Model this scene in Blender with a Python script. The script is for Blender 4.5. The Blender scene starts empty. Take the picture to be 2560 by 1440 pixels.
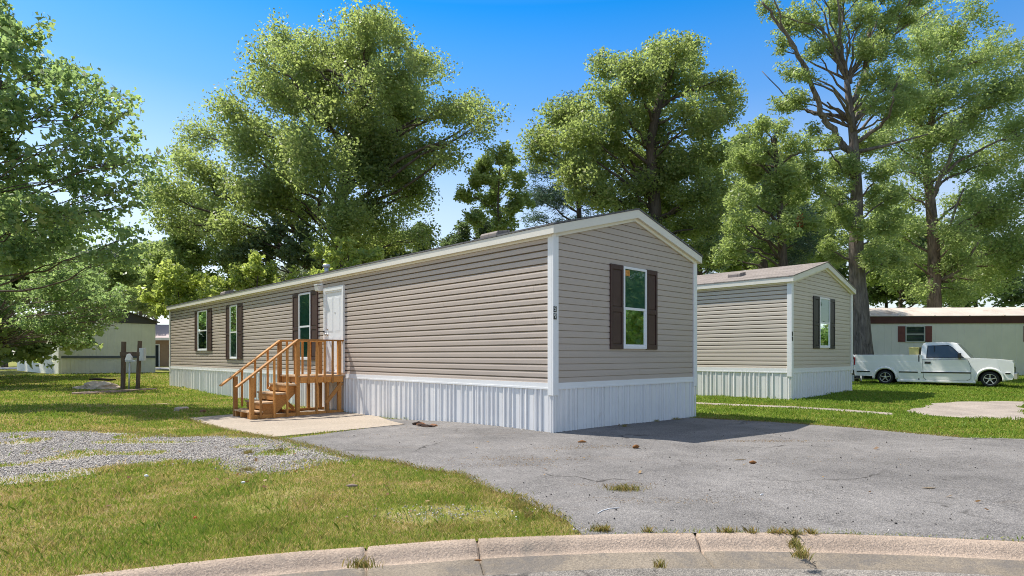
import bpy, bmesh, math, random
import numpy as np
from mathutils import Vector, Matrix, noise as mnoise
from mathutils.geometry import delaunay_2d_cdt
random.seed(7)
S = bpy.context.scene
COL = S.collection
R = math.radians
F, HZ, HC, CX = 1512.0, 889.0, 1.3, 1280.0        # focal length and horizon measured on the photograph (pixels), eye height (m)

# ------------------------------------------------------------------ terrain
CTRL = np.array([(0.69,10.13,0),(-4.13,15.23,-.14),(-9.1,20.5,-.16),(-15.3,27,-.05),(4,13.26,-.05),(-5.9,13.7,-.18),
    (7.8,16.9,.06),(11.5,20.4,.10),(16,25.8,.12),(-3,4,0),(0,4.4,0),(4,4.4,0),(9,4,0),(-7,4,0),(-2,8,-.02),(-9,10,-.04),(-12,14,-.05),
    (4,9,0),(9,9,0),(14,12,.02),(20,18,.05),(-25,38,.12),(-30,30,.05),(20,36,.2),(0,45,.1),(-36,60,.2),(30,60,.3),(0,90,.3)], float)
def g(x, y):
    x = np.asarray(x, float); y = np.asarray(y, float)
    num = 0; den = 0
    for cx, cy, cz in CTRL:
        w = 1.0/((x-cx)**2+(y-cy)**2+3.0)**2
        num = num+w*cz; den = den+w
    return num/den
def gz(x, y): return float(g(x, y))
def P(px, py):                                     # a pixel of the ground -> its place on the terrain
    z = 0.0
    for _ in range(6):
        Y = (HC-z)*F/(py-HZ); X = (px-CX)/F*Y; z = gz(X, Y)
    return X, Y
def W3(px, py, Y): return np.array([(px-CX)/F*Y, Y, HC-(py-HZ)*Y/F])

# ------------------------------------------------------------------ object helpers
def tag(o, label=None, cat=None, group=None, kind=None):
    if label: o['label'] = label
    if cat: o['category'] = cat
    if group: o['group'] = group
    if kind: o['kind'] = kind
    return o
def empty(name, loc, rz, label, cat, group=None):
    o = bpy.data.objects.new(name, None); COL.objects.link(o)
    o.location = loc; o.rotation_euler = (0, 0, rz); o.empty_display_size = .3
    return tag(o, label, cat, group)
class MB:
    def __init__(s): s.v = []; s.f = []; s.m = []; s.s = []
    def add(s, vs, fs, mat=0, smooth=False):
        b = len(s.v); s.v += [tuple(map(float, v)) for v in vs]
        for f in fs: s.f.append(tuple(b+i for i in f)); s.m.append(mat); s.s.append(smooth)
    def hexa(s, p, mat=0): s.add(p, [(0,1,2,3),(7,6,5,4),(0,4,5,1),(1,5,6,2),(2,6,7,3),(3,7,4,0)], mat)
    def box(s, x0, x1, y0, y1, z0, z1, mat=0):
        s.hexa([(x0,y0,z0),(x0,y1,z0),(x1,y1,z0),(x1,y0,z0),(x0,y0,z1),(x0,y1,z1),(x1,y1,z1),(x1,y0,z1)], mat)
    def boxF(s, Fr, u0, u1, z0, z1, o0, o1, mat=0):
        s.hexa([Fr(u0,z0,o0),Fr(u0,z0,o1),Fr(u1,z0,o1),Fr(u1,z0,o0),Fr(u0,z1,o0),Fr(u0,z1,o1),Fr(u1,z1,o1),Fr(u1,z1,o0)], mat)
    def beam(s, a, b, w, h, mat=0, up=(0,0,1)):
        a = Vector(a); b = Vector(b); d = (b-a).normalized(); up = Vector(up)
        if abs(d.dot(up)) > .98: up = Vector((0,1,0))
        x = d.cross(up).normalized()*(w/2); y = x.cross(d).normalized()*(h/2)
        s.hexa([a-x-y,a-x+y,a+x+y,a+x-y,b-x-y,b-x+y,b+x+y,b+x-y], mat)
    def prism(s, poly, axis, a0, a1, mat=0):       # poly of 2-d points extruded along axis ('x','y','z')
        def m(p, t): return {'x':(t,p[0],p[1]),'y':(p[0],t,p[1]),'z':(p[0],p[1],t)}[axis]
        n = len(poly)
        s.add([m(p,a0) for p in poly]+[m(p,a1) for p in poly],
              [tuple(range(n)), tuple(range(2*n-1,n-1,-1))]+[(i,i+n,(i+1)%n+n,(i+1)%n) for i in range(n)], mat)
    def tube(s, pts, rad, n=8, mat=0, cap=True, smooth=True):
        pts = [Vector(p) for p in pts]; rings = []; prev = None
        for i, p in enumerate(pts):
            d = (pts[min(i+1,len(pts)-1)]-pts[max(i-1,0)])
            d = d.normalized() if d.length > 1e-9 else Vector((0,0,1))
            if prev is None:
                x = d.orthogonal().normalized()
            else:
                x = prev-d*prev.dot(d); x = x.normalized() if x.length > 1e-6 else d.orthogonal().normalized()
            prev = x; y = d.cross(x)
            r = rad[i] if hasattr(rad, '__len__') else rad
            rings.append([p+(x*math.cos(2*math.pi*k/n)+y*math.sin(2*math.pi*k/n))*r for k in range(n)])
        vs = [v for r in rings for v in r]; fs = []
        for i in range(len(pts)-1):
            for k in range(n):
                fs.append((i*n+k, i*n+(k+1)%n, (i+1)*n+(k+1)%n, (i+1)*n+k))
        if cap: fs += [tuple(range(n-1,-1,-1)), tuple((len(pts)-1)*n+k for k in range(n))]
        s.add(vs, fs, mat, smooth)
    def lathe(s, prof, axis='y', n=24, mat=0, c=(0,0,0), smooth=True):   # prof: (radius, height along the axis)
        vs = []
        for r, h in prof:
            for k in range(n):
                a = 2*math.pi*k/n; p = (r*math.cos(a), h, r*math.sin(a)) if axis == 'y' else (r*math.cos(a), r*math.sin(a), h)
                vs.append((p[0]+c[0], p[1]+c[1], p[2]+c[2]))
        fs = [(i*n+k, i*n+(k+1)%n, (i+1)*n+(k+1)%n, (i+1)*n+k) for i in range(len(prof)-1) for k in range(n)]
        s.add(vs, fs, mat, smooth)
    def build(s, name, mats, parent=None, bevel=0, fixn=True, segs=2):
        me = bpy.data.meshes.new(name); me.from_pydata(s.v, [], s.f)
        if not isinstance(mats, (list, tuple)): mats = [mats]
        for m in mats: me.materials.append(m)
        me.polygons.foreach_set('material_index', s.m); me.polygons.foreach_set('use_smooth', s.s)
        if fixn:
            bm = bmesh.new(); bm.from_mesh(me); bmesh.ops.recalc_face_normals(bm, faces=bm.faces[:]); bm.to_mesh(me); bm.free()
        me.update()
        o = bpy.data.objects.new(name, me); COL.objects.link(o)
        if parent: o.parent = parent
        if bevel:
            b = o.modifiers.new('b', 'BEVEL'); b.width = bevel; b.segments = segs; b.limit_method = 'ANGLE'; b.angle_limit = R(40)
        return o
def np_mesh(name, verts, faces_flat, loops_per, mat, parent=None, smooth=False):
    me = bpy.data.meshes.new(name); n = len(verts); nf = len(faces_flat)//loops_per
    me.vertices.add(n); me.vertices.foreach_set('co', np.ascontiguousarray(verts, np.float32).ravel())
    me.loops.add(nf*loops_per); me.loops.foreach_set('vertex_index', np.ascontiguousarray(faces_flat, np.int32))
    me.polygons.add(nf); me.polygons.foreach_set('loop_start', np.arange(0, nf*loops_per, loops_per, dtype=np.int32))
    me.polygons.foreach_set('loop_total', np.full(nf, loops_per, np.int32))
    if smooth: me.polygons.foreach_set('use_smooth', np.ones(nf, bool))
    me.update(calc_edges=True); me.materials.append(mat)
    o = bpy.data.objects.new(name, me); COL.objects.link(o)
    if parent: o.parent = parent
    return o

# ------------------------------------------------------------------ materials
class NT:
    def __init__(s, name):
        s.m = bpy.data.materials.new(name); s.m.use_nodes = True; s.t = s.m.node_tree; s.t.nodes.clear()
        s.out = s.n('ShaderNodeOutputMaterial')
    def n(s, kind, **kw):
        nd = s.t.nodes.new(kind)
        for k, v in kw.items():
            if k.startswith('i_'):
                key = k[2:].replace('_', ' ')
                nd.inputs[int(key) if key.isdigit() else key].default_value = v
            else: setattr(nd, k, v)
        return nd
    def l(s, a, b): s.t.links.new(a, b)
    def coord(s, scale=(1,1,1), obj=True):
        tc = s.n('ShaderNodeTexCoord'); mp = s.n('ShaderNodeMapping'); mp.inputs['Scale'].default_value = scale
        s.l(tc.outputs['Object'], mp.inputs['Vector']); return mp.outputs[0]
    def noise(s, vec, scale, detail=4, rough=.55, dist=0):
        nd = s.n('ShaderNodeTexNoise'); nd.inputs['Scale'].default_value = scale; nd.inputs['Detail'].default_value = detail
        nd.inputs['Roughness'].default_value = rough; nd.inputs['Distortion'].default_value = dist
        s.l(vec, nd.inputs['Vector']); return nd.outputs['Fac']
    def ramp(s, fac, stops, interp='LINEAR'):
        nd = s.n('ShaderNodeValToRGB'); nd.color_ramp.interpolation = interp; e = nd.color_ramp.elements
        while len(e) < len(stops): e.new(.5)
        for el, (p, c) in zip(e, stops):
            el.position = p; el.color = (c, c, c, 1) if not hasattr(c, '__len__') else (*c, 1)
        s.l(fac, nd.inputs[0]); return nd.outputs[0]
    def mix(s, fac, a, b, mode='MIX'):
        nd = s.n('ShaderNodeMix', data_type='RGBA', blend_type=mode)
        for sock, val in ((nd.inputs[0], fac), (nd.inputs[6], a), (nd.inputs[7], b)):
            if hasattr(val, 'is_linked'): s.l(val, sock)
            elif hasattr(val, '__len__'): sock.default_value = (*val, 1)
            else: sock.default_value = val
        return nd.outputs[2]
    def bsdf(s, col, rough=.6, spec=.4, metal=0, bump=None, bstr=.3, bdist=.01, **kw):
        b = s.n('ShaderNodeBsdfPrincipled')
        if hasattr(col, 'is_linked'): s.l(col, b.inputs['Base Color'])
        else: b.inputs['Base Color'].default_value = (*col, 1)
        if hasattr(rough, 'is_linked'): s.l(rough, b.inputs['Roughness'])
        else: b.inputs['Roughness'].default_value = rough
        b.inputs['Specular IOR Level'].default_value = spec; b.inputs['Metallic'].default_value = metal
        if bump is not None:
            bp = s.n('ShaderNodeBump'); bp.inputs['Strength'].default_value = bstr; bp.inputs['Distance'].default_value = bdist
            s.l(bump, bp.inputs['Height']); s.l(bp.outputs[0], b.inputs['Normal'])
        s.l(b.outputs[0], s.out.inputs[0]); return b
def paint(name, col, rough=.5, spec=.4, var=.12, scale=3.0, metal=0, bump=0.0, stretch=(1,1,1), dirt=None, bscale=40):
    t = NT(name); v = t.coord(stretch)
    f = t.noise(v, scale, 5, .6)
    lo = tuple(c*(1-var) for c in col); hi = tuple(min(1, c*(1+var)) for c in col)
    c = t.ramp(f, [(.3, lo), (.7, hi)])
    if dirt:
        d = t.ramp(t.noise(v, dirt[1], 6, .65), [(dirt[2], 0.0), (dirt[2]+.2, 1.0)])
        c = t.mix(d, c, dirt[0])
    bp = t.noise(v, bscale, 3) if bump else None
    t.bsdf(c, rough, spec, metal, bp, bump, .01)
    return t.m
def leafmat(name, stops, trans=.58, gloss=.5):
    stops = [(q, (c if 'blossom' in name or 'dead' in name else (c[0]*1.50, c[1]*1.48, c[2]*2.5))) for q, c in stops]
    t = NT(name); ge = t.n('ShaderNodeNewGeometry')
    v = t.coord(); m_ = stops[len(stops)//2][1]; tcol = (m_[0]*2.8, m_[1]*2.95, m_[2]*2.3)
    big = t.noise(v, .35, 2)
    add = t.n('ShaderNodeMath', operation='MULTIPLY_ADD'); t.l(big, add.inputs[0]); add.inputs[1].default_value = .9; add.inputs[2].default_value = -.45
    ad2 = t.n('ShaderNodeMath', operation='ADD', use_clamp=True); t.l(ge.outputs['Random Per Island'], ad2.inputs[0]); t.l(add.outputs[0], ad2.inputs[1])
    c = t.ramp(ad2.outputs[0], stops)
    b = t.bsdf(c, .45, gloss)
    tr = t.n('ShaderNodeBsdfTranslucent'); t.l(t.mix(.6, c, tcol, 'MIX'), tr.inputs[0])
    mx = t.n('ShaderNodeMixShader'); mx.inputs[0].default_value = trans
    t.l(b.outputs[0], mx.inputs[1]); t.l(tr.outputs[0], mx.inputs[2]); t.l(mx.outputs[0], t.out.inputs[0])
    return t.m
M = {}
M['siding'] = paint('taupe_siding', (.49,.408,.342), .45, .4, .05, 1.2, stretch=(.3,.3,1), bump=.03)
M['siding2'] = paint('beige_siding', (.60,.52,.43), .45, .4, .05, 1.2, stretch=(.3,.3,1), bump=.03)
M['trim'] = paint('white_vinyl_trim', (.82,.81,.79), .4, .4, .03, 2)
M['cream'] = paint('cream_trim', (.78,.73,.63), .45, .4, .03, 2)
M['skirt'] = paint('white_ribbed_metal', (.78,.765,.745), .42, .45, .04, 2, dirt=((.55,.48,.40), 1.3, .68))
M['shutter'] = paint('brown_shutter', (.070,.036,.030), .45, .4, .1, 6)
M['shutter2'] = paint('black_brown_shutter', (.030,.025,.024), .45, .4, .1, 6)
M['redshutter'] = paint('brick_red_shutter', (.20,.07,.06), .6, .3, .12, 6)
M['white'] = paint('white_paint', (.80,.80,.80), .3, .5, .02, 4)
M['black'] = paint('black_plastic', (.015,.015,.016), .4, .5, .1, 8)
M['chrome'] = paint('brushed_nickel', (.55,.53,.50), .25, .5, .05, 8, metal=1)
M['galv'] = paint('galvanised_metal', (.50,.52,.54), .45, .5, .08, 5, metal=.6)
M['greybox'] = paint('grey_meter_box', (.55,.58,.62), .5, .4, .05, 4)
M['lens'] = paint('frosted_lens', (.85,.83,.78), .2, .6, .03, 9)
M['pane_backing'] = paint('blind_with_green_reflection', (.10,.19,.15), .6, .3, .25, 3, stretch=(1,1,4))  # teal of trees mirrored in the panes is put into this colour
M['dark'] = paint('dark_room', (.02,.028,.032), .7, .2, .2, 3)
M['screen'] = paint('grey_insect_screen', (.10,.10,.105), .7, .2, .12, 60)
M['card'] = paint('tan_packing_paper', (.52,.42,.25), .7, .2, .18, 7, bump=.4)
M['sticker'] = paint('orange_sticker', (.55,.25,.05), .5, .3, .4, 30)
M['digit'] = paint('pale_digit', (.75,.78,.72), .4, .4, .05, 20)
def wood():
    t = NT('orange_brown_lumber'); v = t.coord((1,1,1)); ge = t.n('ShaderNodeNewGeometry')
    oi = t.n('ShaderNodeObjectInfo')
    gr = t.noise(t.coord((14,14,14)), 1.5, 5, .6, 1.5)
    c = t.ramp(gr, [(.25,(.38,.165,.042)),(.5,(.54,.255,.075)),(.78,(.64,.33,.115))])
    c2 = t.mix(oi.outputs['Random'], (.66,.66,.68), (1.18,1.14,1.02)); c = t.mix(1.0, c, c2, 'MULTIPLY')
    kn = t.ramp(t.noise(v, 11, 2), [(.70,0.0),(.76,1.0)]); c = t.mix(kn, c, (.16,.06,.018))
    t.bsdf(c, .65, .25, bump=gr, bstr=.25, bdist=.004); return t.m
M['wood'] = wood()
M['tread'] = paint('weathered_tread_board', (.46,.30,.17), .75, .2, .25, 9, bump=.3, dirt=((.55,.45,.33), 5, .5))
M['oldwood'] = paint('grey_brown_old_timber', (.13,.095,.07), .85, .2, .35, 5, stretch=(6,6,.7), bump=.5)
M['plank'] = paint('weathered_plank', (.34,.25,.20), .85, .2, .35, 7, bump=.5)
M['stone'] = paint('pale_tan_stone', (.56,.45,.35), .85, .2, .3, 6, bump=.6)
M['rust'] = paint('rust_brown_stone', (.22,.11,.06), .85, .2, .35, 9, bump=.6)
M['clod'] = paint('dark_earth_clod', (.045,.03,.024), .9, .1, .4, 9, bump=.6)
M['cone'] = paint('dry_brown_cone', (.24,.11,.04), .85, .1, .4, 30, bump=.5)
M['stick'] = paint('dry_stick', (.36,.27,.17), .85, .1, .3, 20)
M['redlitter'] = paint('red_petal', (.6,.04,.02), .5, .3, .2, 20)
M['whitelitter'] = paint('white_scrap', (.8,.8,.8), .6, .3, .1, 20)
M['yellow'] = paint('pale_yellow_box', (.72,.60,.24), .5, .4, .08, 8)
def shingle(name, base, sc=1.0):
    t = NT(name); v = t.coord((1,1,1))
    br = t.n('ShaderNodeTexBrick'); br.inputs['Scale'].default_value = 1; br.inputs['Brick Width'].default_value = .32; br.inputs['Row Height'].default_value = .14
    br.inputs['Mortar Size'].default_value = .008; br.inputs['Color1'].default_value = (*[c*.82 for c in base],1); br.inputs['Color2'].default_value = (*[c*1.15 for c in base],1)
    br.inputs['Mortar'].default_value = (*[c*.45 for c in base],1)
    mp = t.n('ShaderNodeMapping'); tc = t.n('ShaderNodeTexCoord'); mp.inputs['Rotation'].default_value = (0,0,R(90))
    t.l(tc.outputs['Object'], mp.inputs['Vector']); t.l(mp.outputs[0], br.inputs['Vector'])
    c = t.mix(.5, br.outputs[0], t.ramp(t.noise(v, 60, 2), [(.3,(.55,.55,.55)),(.7,(1.25,1.25,1.25))]), 'MULTIPLY')
    t.bsdf(c, .9, .15, bump=t.noise(v, 90, 2), bstr=.4, bdist=.005); return t.m
M['shingle'] = shingle('grey_brown_shingle', (.29,.25,.222))
M['shingle_grey'] = shingle('dark_grey_shingle', (.16,.155,.155))
M['metalroof'] = paint('pale_sheet_roof', (.62,.54,.47), .6, .4, .15, .8, dirt=((.38,.25,.18), .9, .55))
M['pinkroof'] = paint('pinkish_roof', (.52,.42,.40), .8, .2, .08, 2)
M['creamwall'] = paint('cream_metal_wall', (.86,.80,.70), .5, .4, .05, 1.2, dirt=((.45,.42,.36), .8, .68))
M['greenwall'] = paint('pale_grey_green_wall', (.86,.84,.75), .55, .3, .06, 1.2, dirt=((.42,.42,.36), 1.0, .66))
M['darkgable'] = paint('charcoal_metal', (.085,.08,.085), .55, .4, .1, 2)
M['slate'] = paint('slate_blue_stripe', (.12,.14,.17), .55, .4, .1, 2)
M['maroon'] = paint('maroon_fascia', (.13,.05,.042), .55, .3, .15, 2)
M['tanwall'] = paint('tan_brick_wall', (.36,.24,.155), .8, .2, .1, 4)
M['carpaint'] = paint('white_car_paint', (.81,.80,.77), .16, .6, .015, 2)
M['tyre'] = paint('black_rubber', (.022,.022,.023), .75, .3, .15, 12)
M['alloy'] = paint('alloy_rim', (.62,.62,.58), .3, .5, .05, 6, metal=.8)
M['tail'] = paint('red_tail_lens', (.35,.02,.025), .15, .6, .1, 9)
M['autoglass'] = paint('dark_auto_glass', (.085,.09,.095), .06, .5, .1, 2)
M['carin'] = paint('dark_interior', (.03,.03,.03), .8, .2, .1, 5)
def glass():
    t = NT('window_glass')
    gl = t.n('ShaderNodeBsdfGlossy'); gl.inputs['Roughness'].default_value = .02; gl.inputs[0].default_value = (.85,1,.93,1)
    tr = t.n('ShaderNodeBsdfTransparent'); tr.inputs[0].default_value = (.62,.80,.73,1)
    fr = t.n('ShaderNodeFresnel'); fr.inputs[0].default_value = 1.5
    ml = t.n('ShaderNodeMath', operation='MULTIPLY_ADD'); t.l(fr.outputs[0], ml.inputs[0]); ml.inputs[1].default_value = 1.0; ml.inputs[2].default_value = .03
    mx = t.n('ShaderNodeMixShader'); t.l(ml.outputs[0], mx.inputs[0]); t.l(tr.outputs[0], mx.inputs[1]); t.l(gl.outputs[0], mx.inputs[2])
    t.l(mx.outputs[0], t.out.inputs[0]); return t.m
M['glass'] = glass()
def bark(name, a, b):
    t = NT(name); n1 = t.noise(t.coord((1,1,.16)), 9, 6, .7, .6); n2 = t.noise(t.coord(), 1.2, 3)
    c = t.ramp(n1, [(.34,a),(.62,b)]); c = t.mix(.5, c, t.ramp(n2, [(.3,(.6,.6,.6)),(.7,(1.2,1.2,1.2))]), 'MULTIPLY')
    t.bsdf(c, .9, .15, bump=n1, bstr=.9, bdist=.05); return t.m
M['bark'] = bark('grey_bark', (.085,.070,.062), (.27,.225,.195))
M['darkbark'] = bark('dark_bark', (.05,.04,.033), (.15,.118,.095))
M['palebark'] = bark('pinkish_bark', (.08,.06,.05), (.27,.20,.16))
M['leafA'] = leafmat('oak_leaf', [(0,(.052,.078,.018)),(.35,(.100,.132,.028)),(.7,(.150,.178,.036)),(1,(.235,.23,.06))])
M['leafB'] = leafmat('sweetgum_leaf', [(0,(.046,.085,.028)),(.4,(.085,.135,.036)),(.75,(.135,.180,.042)),(1,(.21,.21,.05))])
M['leafG'] = leafmat('willow_oak_leaf', [(0,(.070,.110,.022)),(.4,(.120,.160,.032)),(.75,(.170,.205,.044)),(1,(.25,.27,.07))], .5)
M['leafY'] = leafmat('young_leaf', [(0,(.080,.12,.02)),(.4,(.15,.19,.03)),(.75,(.22,.25,.04)),(1,(.30,.31,.07))], .5)
M['leafP'] = leafmat('pine_needle', [(0,(.026,.048,.020)),(.5,(.048,.082,.032)),(1,(.085,.125,.042))], .25)
M['leafD'] = leafmat('dark_leaf', [(0,(.040,.066,.018)),(.5,(.075,.105,.028)),(1,(.13,.155,.04))], .4)
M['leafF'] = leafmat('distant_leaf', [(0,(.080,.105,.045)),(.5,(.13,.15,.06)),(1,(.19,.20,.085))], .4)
M['deadleaf'] = leafmat('dead_leaf', [(0,(.20,.06,.02)),(.5,(.30,.10,.035)),(1,(.38,.17,.06))], .4)
M['flower'] = leafmat('white_blossom', [(0,(.70,.68,.66)),(1,(.85,.83,.80))], .3)

# dry/green pattern shared by the soil and the blades
def lawn_factor(t):
    v = t.coord()
    a = t.noise(v, .75, 5, .62, .4); b = t.noise(v, 3.2, 4, .6)
    sx = t.n('ShaderNodeSeparateXYZ'); t.l(v, sx.inputs[0])
    gx = t.n('ShaderNodeMapRange'); t.l(sx.outputs[0], gx.inputs[0]); gx.inputs[1].default_value = 1.5; gx.inputs[2].default_value = 5; gx.inputs[3].default_value = 0; gx.inputs[4].default_value = .20
    far = t.n('ShaderNodeMapRange'); t.l(sx.outputs[1], far.inputs[0]); far.inputs[1].default_value = 11; far.inputs[2].default_value = 15; far.inputs[3].default_value = 0; far.inputs[4].default_value = .10
    m1 = t.n('ShaderNodeMath', operation='MULTIPLY_ADD'); t.l(b, m1.inputs[0]); m1.inputs[1].default_value = .40; t.l(a, m1.inputs[2])
    m2 = t.n('ShaderNodeMath', operation='ADD'); t.l(m1.outputs[0], m2.inputs[0]); t.l(gx.outputs[0], m2.inputs[1])
    m3 = t.n('ShaderNodeMath', operation='ADD'); t.l(m2.outputs[0], m3.inputs[0]); t.l(far.outputs[0], m3.inputs[1])
    return v, m3.outputs[0]
def ground_mat():
    t = NT('lawn_soil'); v, f = lawn_factor(t)
    c = t.ramp(f, [(.50,(.44,.34,.20)),(.66,(.34,.29,.11)),(.82,(.23,.24,.05)),(1.0,(.15,.20,.03))])
    fine = t.noise(v, 55, 4, .7); c = t.mix(.8, c, t.ramp(fine, [(.32,(.45,.45,.42)),(.7,(1.35,1.35,1.3))]), 'MULTIPLY')
    t.bsdf(c, .95, .1, bump=fine, bstr=.7, bdist=.03); return t.m
def blade_mat():
    t = NT('grass_blade'); v, f = lawn_factor(t); ge = t.n('ShaderNodeNewGeometry')
    rr = t.n('ShaderNodeMath', operation='MULTIPLY_ADD'); t.l(ge.outputs['Random Per Island'], rr.inputs[0]); rr.inputs[1].default_value = .56; rr.inputs[2].default_value = -.24
    s_ = t.n('ShaderNodeMath', operation='ADD'); t.l(f, s_.inputs[0]); t.l(rr.outputs[0], s_.inputs[1])
    c = t.ramp(s_.outputs[0], [(.50,(.62,.47,.22)),(.62,(.52,.43,.14)),(.74,(.36,.38,.066)),(.86,(.25,.34,.042)),(.97,(.21,.32,.038))])
    b = t.bsdf(c, .55, .25); tr = t.n('ShaderNodeBsdfTranslucent'); t.l(c, tr.inputs[0])
    mx = t.n('ShaderNodeMixShader'); mx.inputs[0].default_value = .45; t.l(b.outputs[0], mx.inputs[1]); t.l(tr.outputs[0], mx.inputs[2]); t.l(mx.outputs[0], t.out.inputs[0])
    return t.m
M['ground'] = ground_mat(); M['blade'] = blade_mat()
def asphalt(name, base, warm=.25):
    t = NT(name); v = t.coord()
    big = t.noise(v, .55, 5, .6, .5); mid = t.noise(v, 5, 5, .65); fine = t.noise(v, 130, 3, .7)
    vo = t.n('ShaderNodeTexVoronoi'); vo.inputs['Scale'].default_value = 95; t.l(v, vo.inputs['Vector'])
    c = t.ramp(big, [(.3,tuple(b*.76 for b in base)),(.7,tuple(b*1.18 for b in base))])
    c = t.mix(.6, c, t.ramp(mid, [(.3,(.82,.82,.82)),(.7,(1.16,1.16,1.16))]), 'MULTIPLY')
    c = t.mix(.75, c, t.ramp(vo.outputs['Color'], [(.1,(.62,.62,.63)),(.55,(1,1,1)),(.9,(1.5,1.48,1.45))]), 'MULTIPLY')
    c = t.mix(.6, c, t.ramp(fine, [(.3,(.55,.55,.55)),(.7,(1.4,1.4,1.4))]), 'MULTIPLY')
    st = t.ramp(t.noise(t.coord((.6,1.4,1)), 1.1, 6, .7, .8), [(.60,0.0),(.72,warm)]); c = t.mix(st, c, (.20,.135,.085))
    dk = t.ramp(t.noise(v, 2.1, 6, .72), [(.62,0.0),(.70,.6)]); c = t.mix(dk, c, tuple(b*.45 for b in base))
    pm = t.ramp(t.noise(v, 1.3, 5, .6), [(.46,0.0),(.58,1.0)]); pit = t.ramp(t.noise(v, 55, 3, .8), [(.36,(.45,.45,.45)),(.55,(1.08,1.08,1.08))]); c = t.mix(pm, c, t.mix(1.0, c, pit, 'MULTIPLY'))
    wv = t.n('ShaderNodeVectorMath', operation='MULTIPLY_ADD'); nz = t.n('ShaderNodeTexNoise'); nz.inputs['Scale'].default_value = 2.6; nz.inputs['Detail'].default_value = 6; t.l(v, nz.inputs['Vector'])
    t.l(nz.outputs['Color'], wv.inputs[0]); wv.inputs[1].default_value = (.7,.7,.7); t.l(v, wv.inputs[2])
    ck = t.n('ShaderNodeTexVoronoi', feature='DISTANCE_TO_EDGE'); ck.inputs['Scale'].default_value = .42; t.l(wv.outputs[0], ck.inputs['Vector'])
    cl = t.ramp(ck.outputs['Distance'], [(.0,.85),(.006,.7),(.011,0.0)]); cm = t.ramp(t.noise(v, .45, 2), [(.50,0.0),(.58,1.0)]); c = t.mix(t.mix(1.0, cl, cm, 'MULTIPLY'), c, (.035,.03,.026))
    sp = t.ramp(t.noise(v, 38, 1), [(.76,0.0),(.79,.8)]); c = t.mix(sp, c, (.035,.033,.033))
    ad = t.n('ShaderNodeMath', operation='ADD'); t.l(vo.outputs['Distance'], ad.inputs[0]); t.l(mid, ad.inputs[1])
    t.bsdf(c, .88, .25, bump=ad.outputs[0], bstr=.55, bdist=.012); return t.m
M['asphalt'] = asphalt('worn_asphalt', (.215,.201,.19))
M['roadasphalt'] = asphalt('road_asphalt', (.25,.226,.198))
def concrete(name, base, agg=60, var=.18, stain=None, bump=.35):
    t = NT(name); v = t.coord(); big = t.noise(v, 1.3, 6, .65, .3); fine = t.noise(v, agg, 4, .7); sp = t.noise(v, 160, 2)
    c = t.ramp(big, [(.3,tuple(b*(1-var) for b in base)),(.7,tuple(b*(1+var) for b in base))])
    c = t.mix(.8, c, t.ramp(fine, [(.3,(.62,.62,.64)),(.7,(1.3,1.28,1.26))]), 'MULTIPLY')
    c = t.mix(.5, c, t.ramp(sp, [(.3,(.6,.6,.6)),(.7,(1.35,1.35,1.35))]), 'MULTIPLY')
    if stain:
        d = t.ramp(t.noise(v, 1.9, 7, .75, .4), [(stain[1],0.0),(stain[1]+.14,.75)]); c = t.mix(d, c, stain[0])
    t.bsdf(c, .9, .2, bump=fine, bstr=bump, bdist=.012); return t.m
M['pad'] = concrete('tan_concrete', (.39,.33,.26), 30, .08, ((.36,.28,.20), .62), .12)
M['kerb'] = concrete('pinkish_exposed_concrete', (.45,.35,.268), 62, .16, ((.23,.20,.165), .56), 1.0)
M['gutter'] = concrete('gutter_concrete', (.265,.222,.17), 60, .22, ((.15,.137,.125), .46), .9)
M['path'] = concrete('pale_concrete_path', (.55,.52,.50), 20, .08)
M['oldslab'] = concrete('worn_slab', (.35,.30,.255), 30, .2, ((.25,.22,.2), .6))
M['gravelbed'] = concrete('gravel_bed', (.37,.34,.305), 40, .2, ((.25,.19,.10), .56), .9)
def stonemat():
    t = NT('crushed_stone'); ge = t.n('ShaderNodeNewGeometry')
    c = t.ramp(ge.outputs['Random Per Island'], [(0,(.17,.155,.14)),(.4,(.33,.30,.27)),(.75,(.46,.425,.39)),(1,(.60,.56,.51))])
    t.bsdf(c, .9, .2); return t.m
M['pebble'] = stonemat()
def gap():
    return paint('crack_soil', (.05,.04,.032), .95, .1, .4, 20)
M['crack'] = gap()

# ------------------------------------------------------------------ setting: ground, road, kerb, paved sheets
KC, KR = (1.5, -5.6), 10.0                            # the road ends in a round turning place; its kerb is a circle
def polar_ground():
    rs = [KR+.0]
    while rs[-1] < 46: rs.append(rs[-1]+.3)
    while rs[-1] < 420: rs.append(rs[-1]*1.12)
    rs = np.array(rs); an = np.linspace(0, 2*math.pi, 361)[:-1]
    rr, aa = np.meshgrid(rs, an, indexing='ij'); x = KC[0]+rr*np.cos(aa); y = KC[1]+rr*np.sin(aa)
    z = g(x, y); v = np.stack([x, y, z], -1).reshape(-1, 3)
    nR, nA = rr.shape; i = np.arange(nR-1)[:,None]*nA; j = np.arange(nA)[None,:]; j2 = (j+1) % nA
    f = np.stack([i+j, i+nA+j, i+nA+j2, i+j2], -1).reshape(-1)
    o = np_mesh('ground', v, f, 4, M['ground'], smooth=True); tag(o, 'patchy green and straw coloured lawn', 'ground', kind='structure')
polar_ground()
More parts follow.
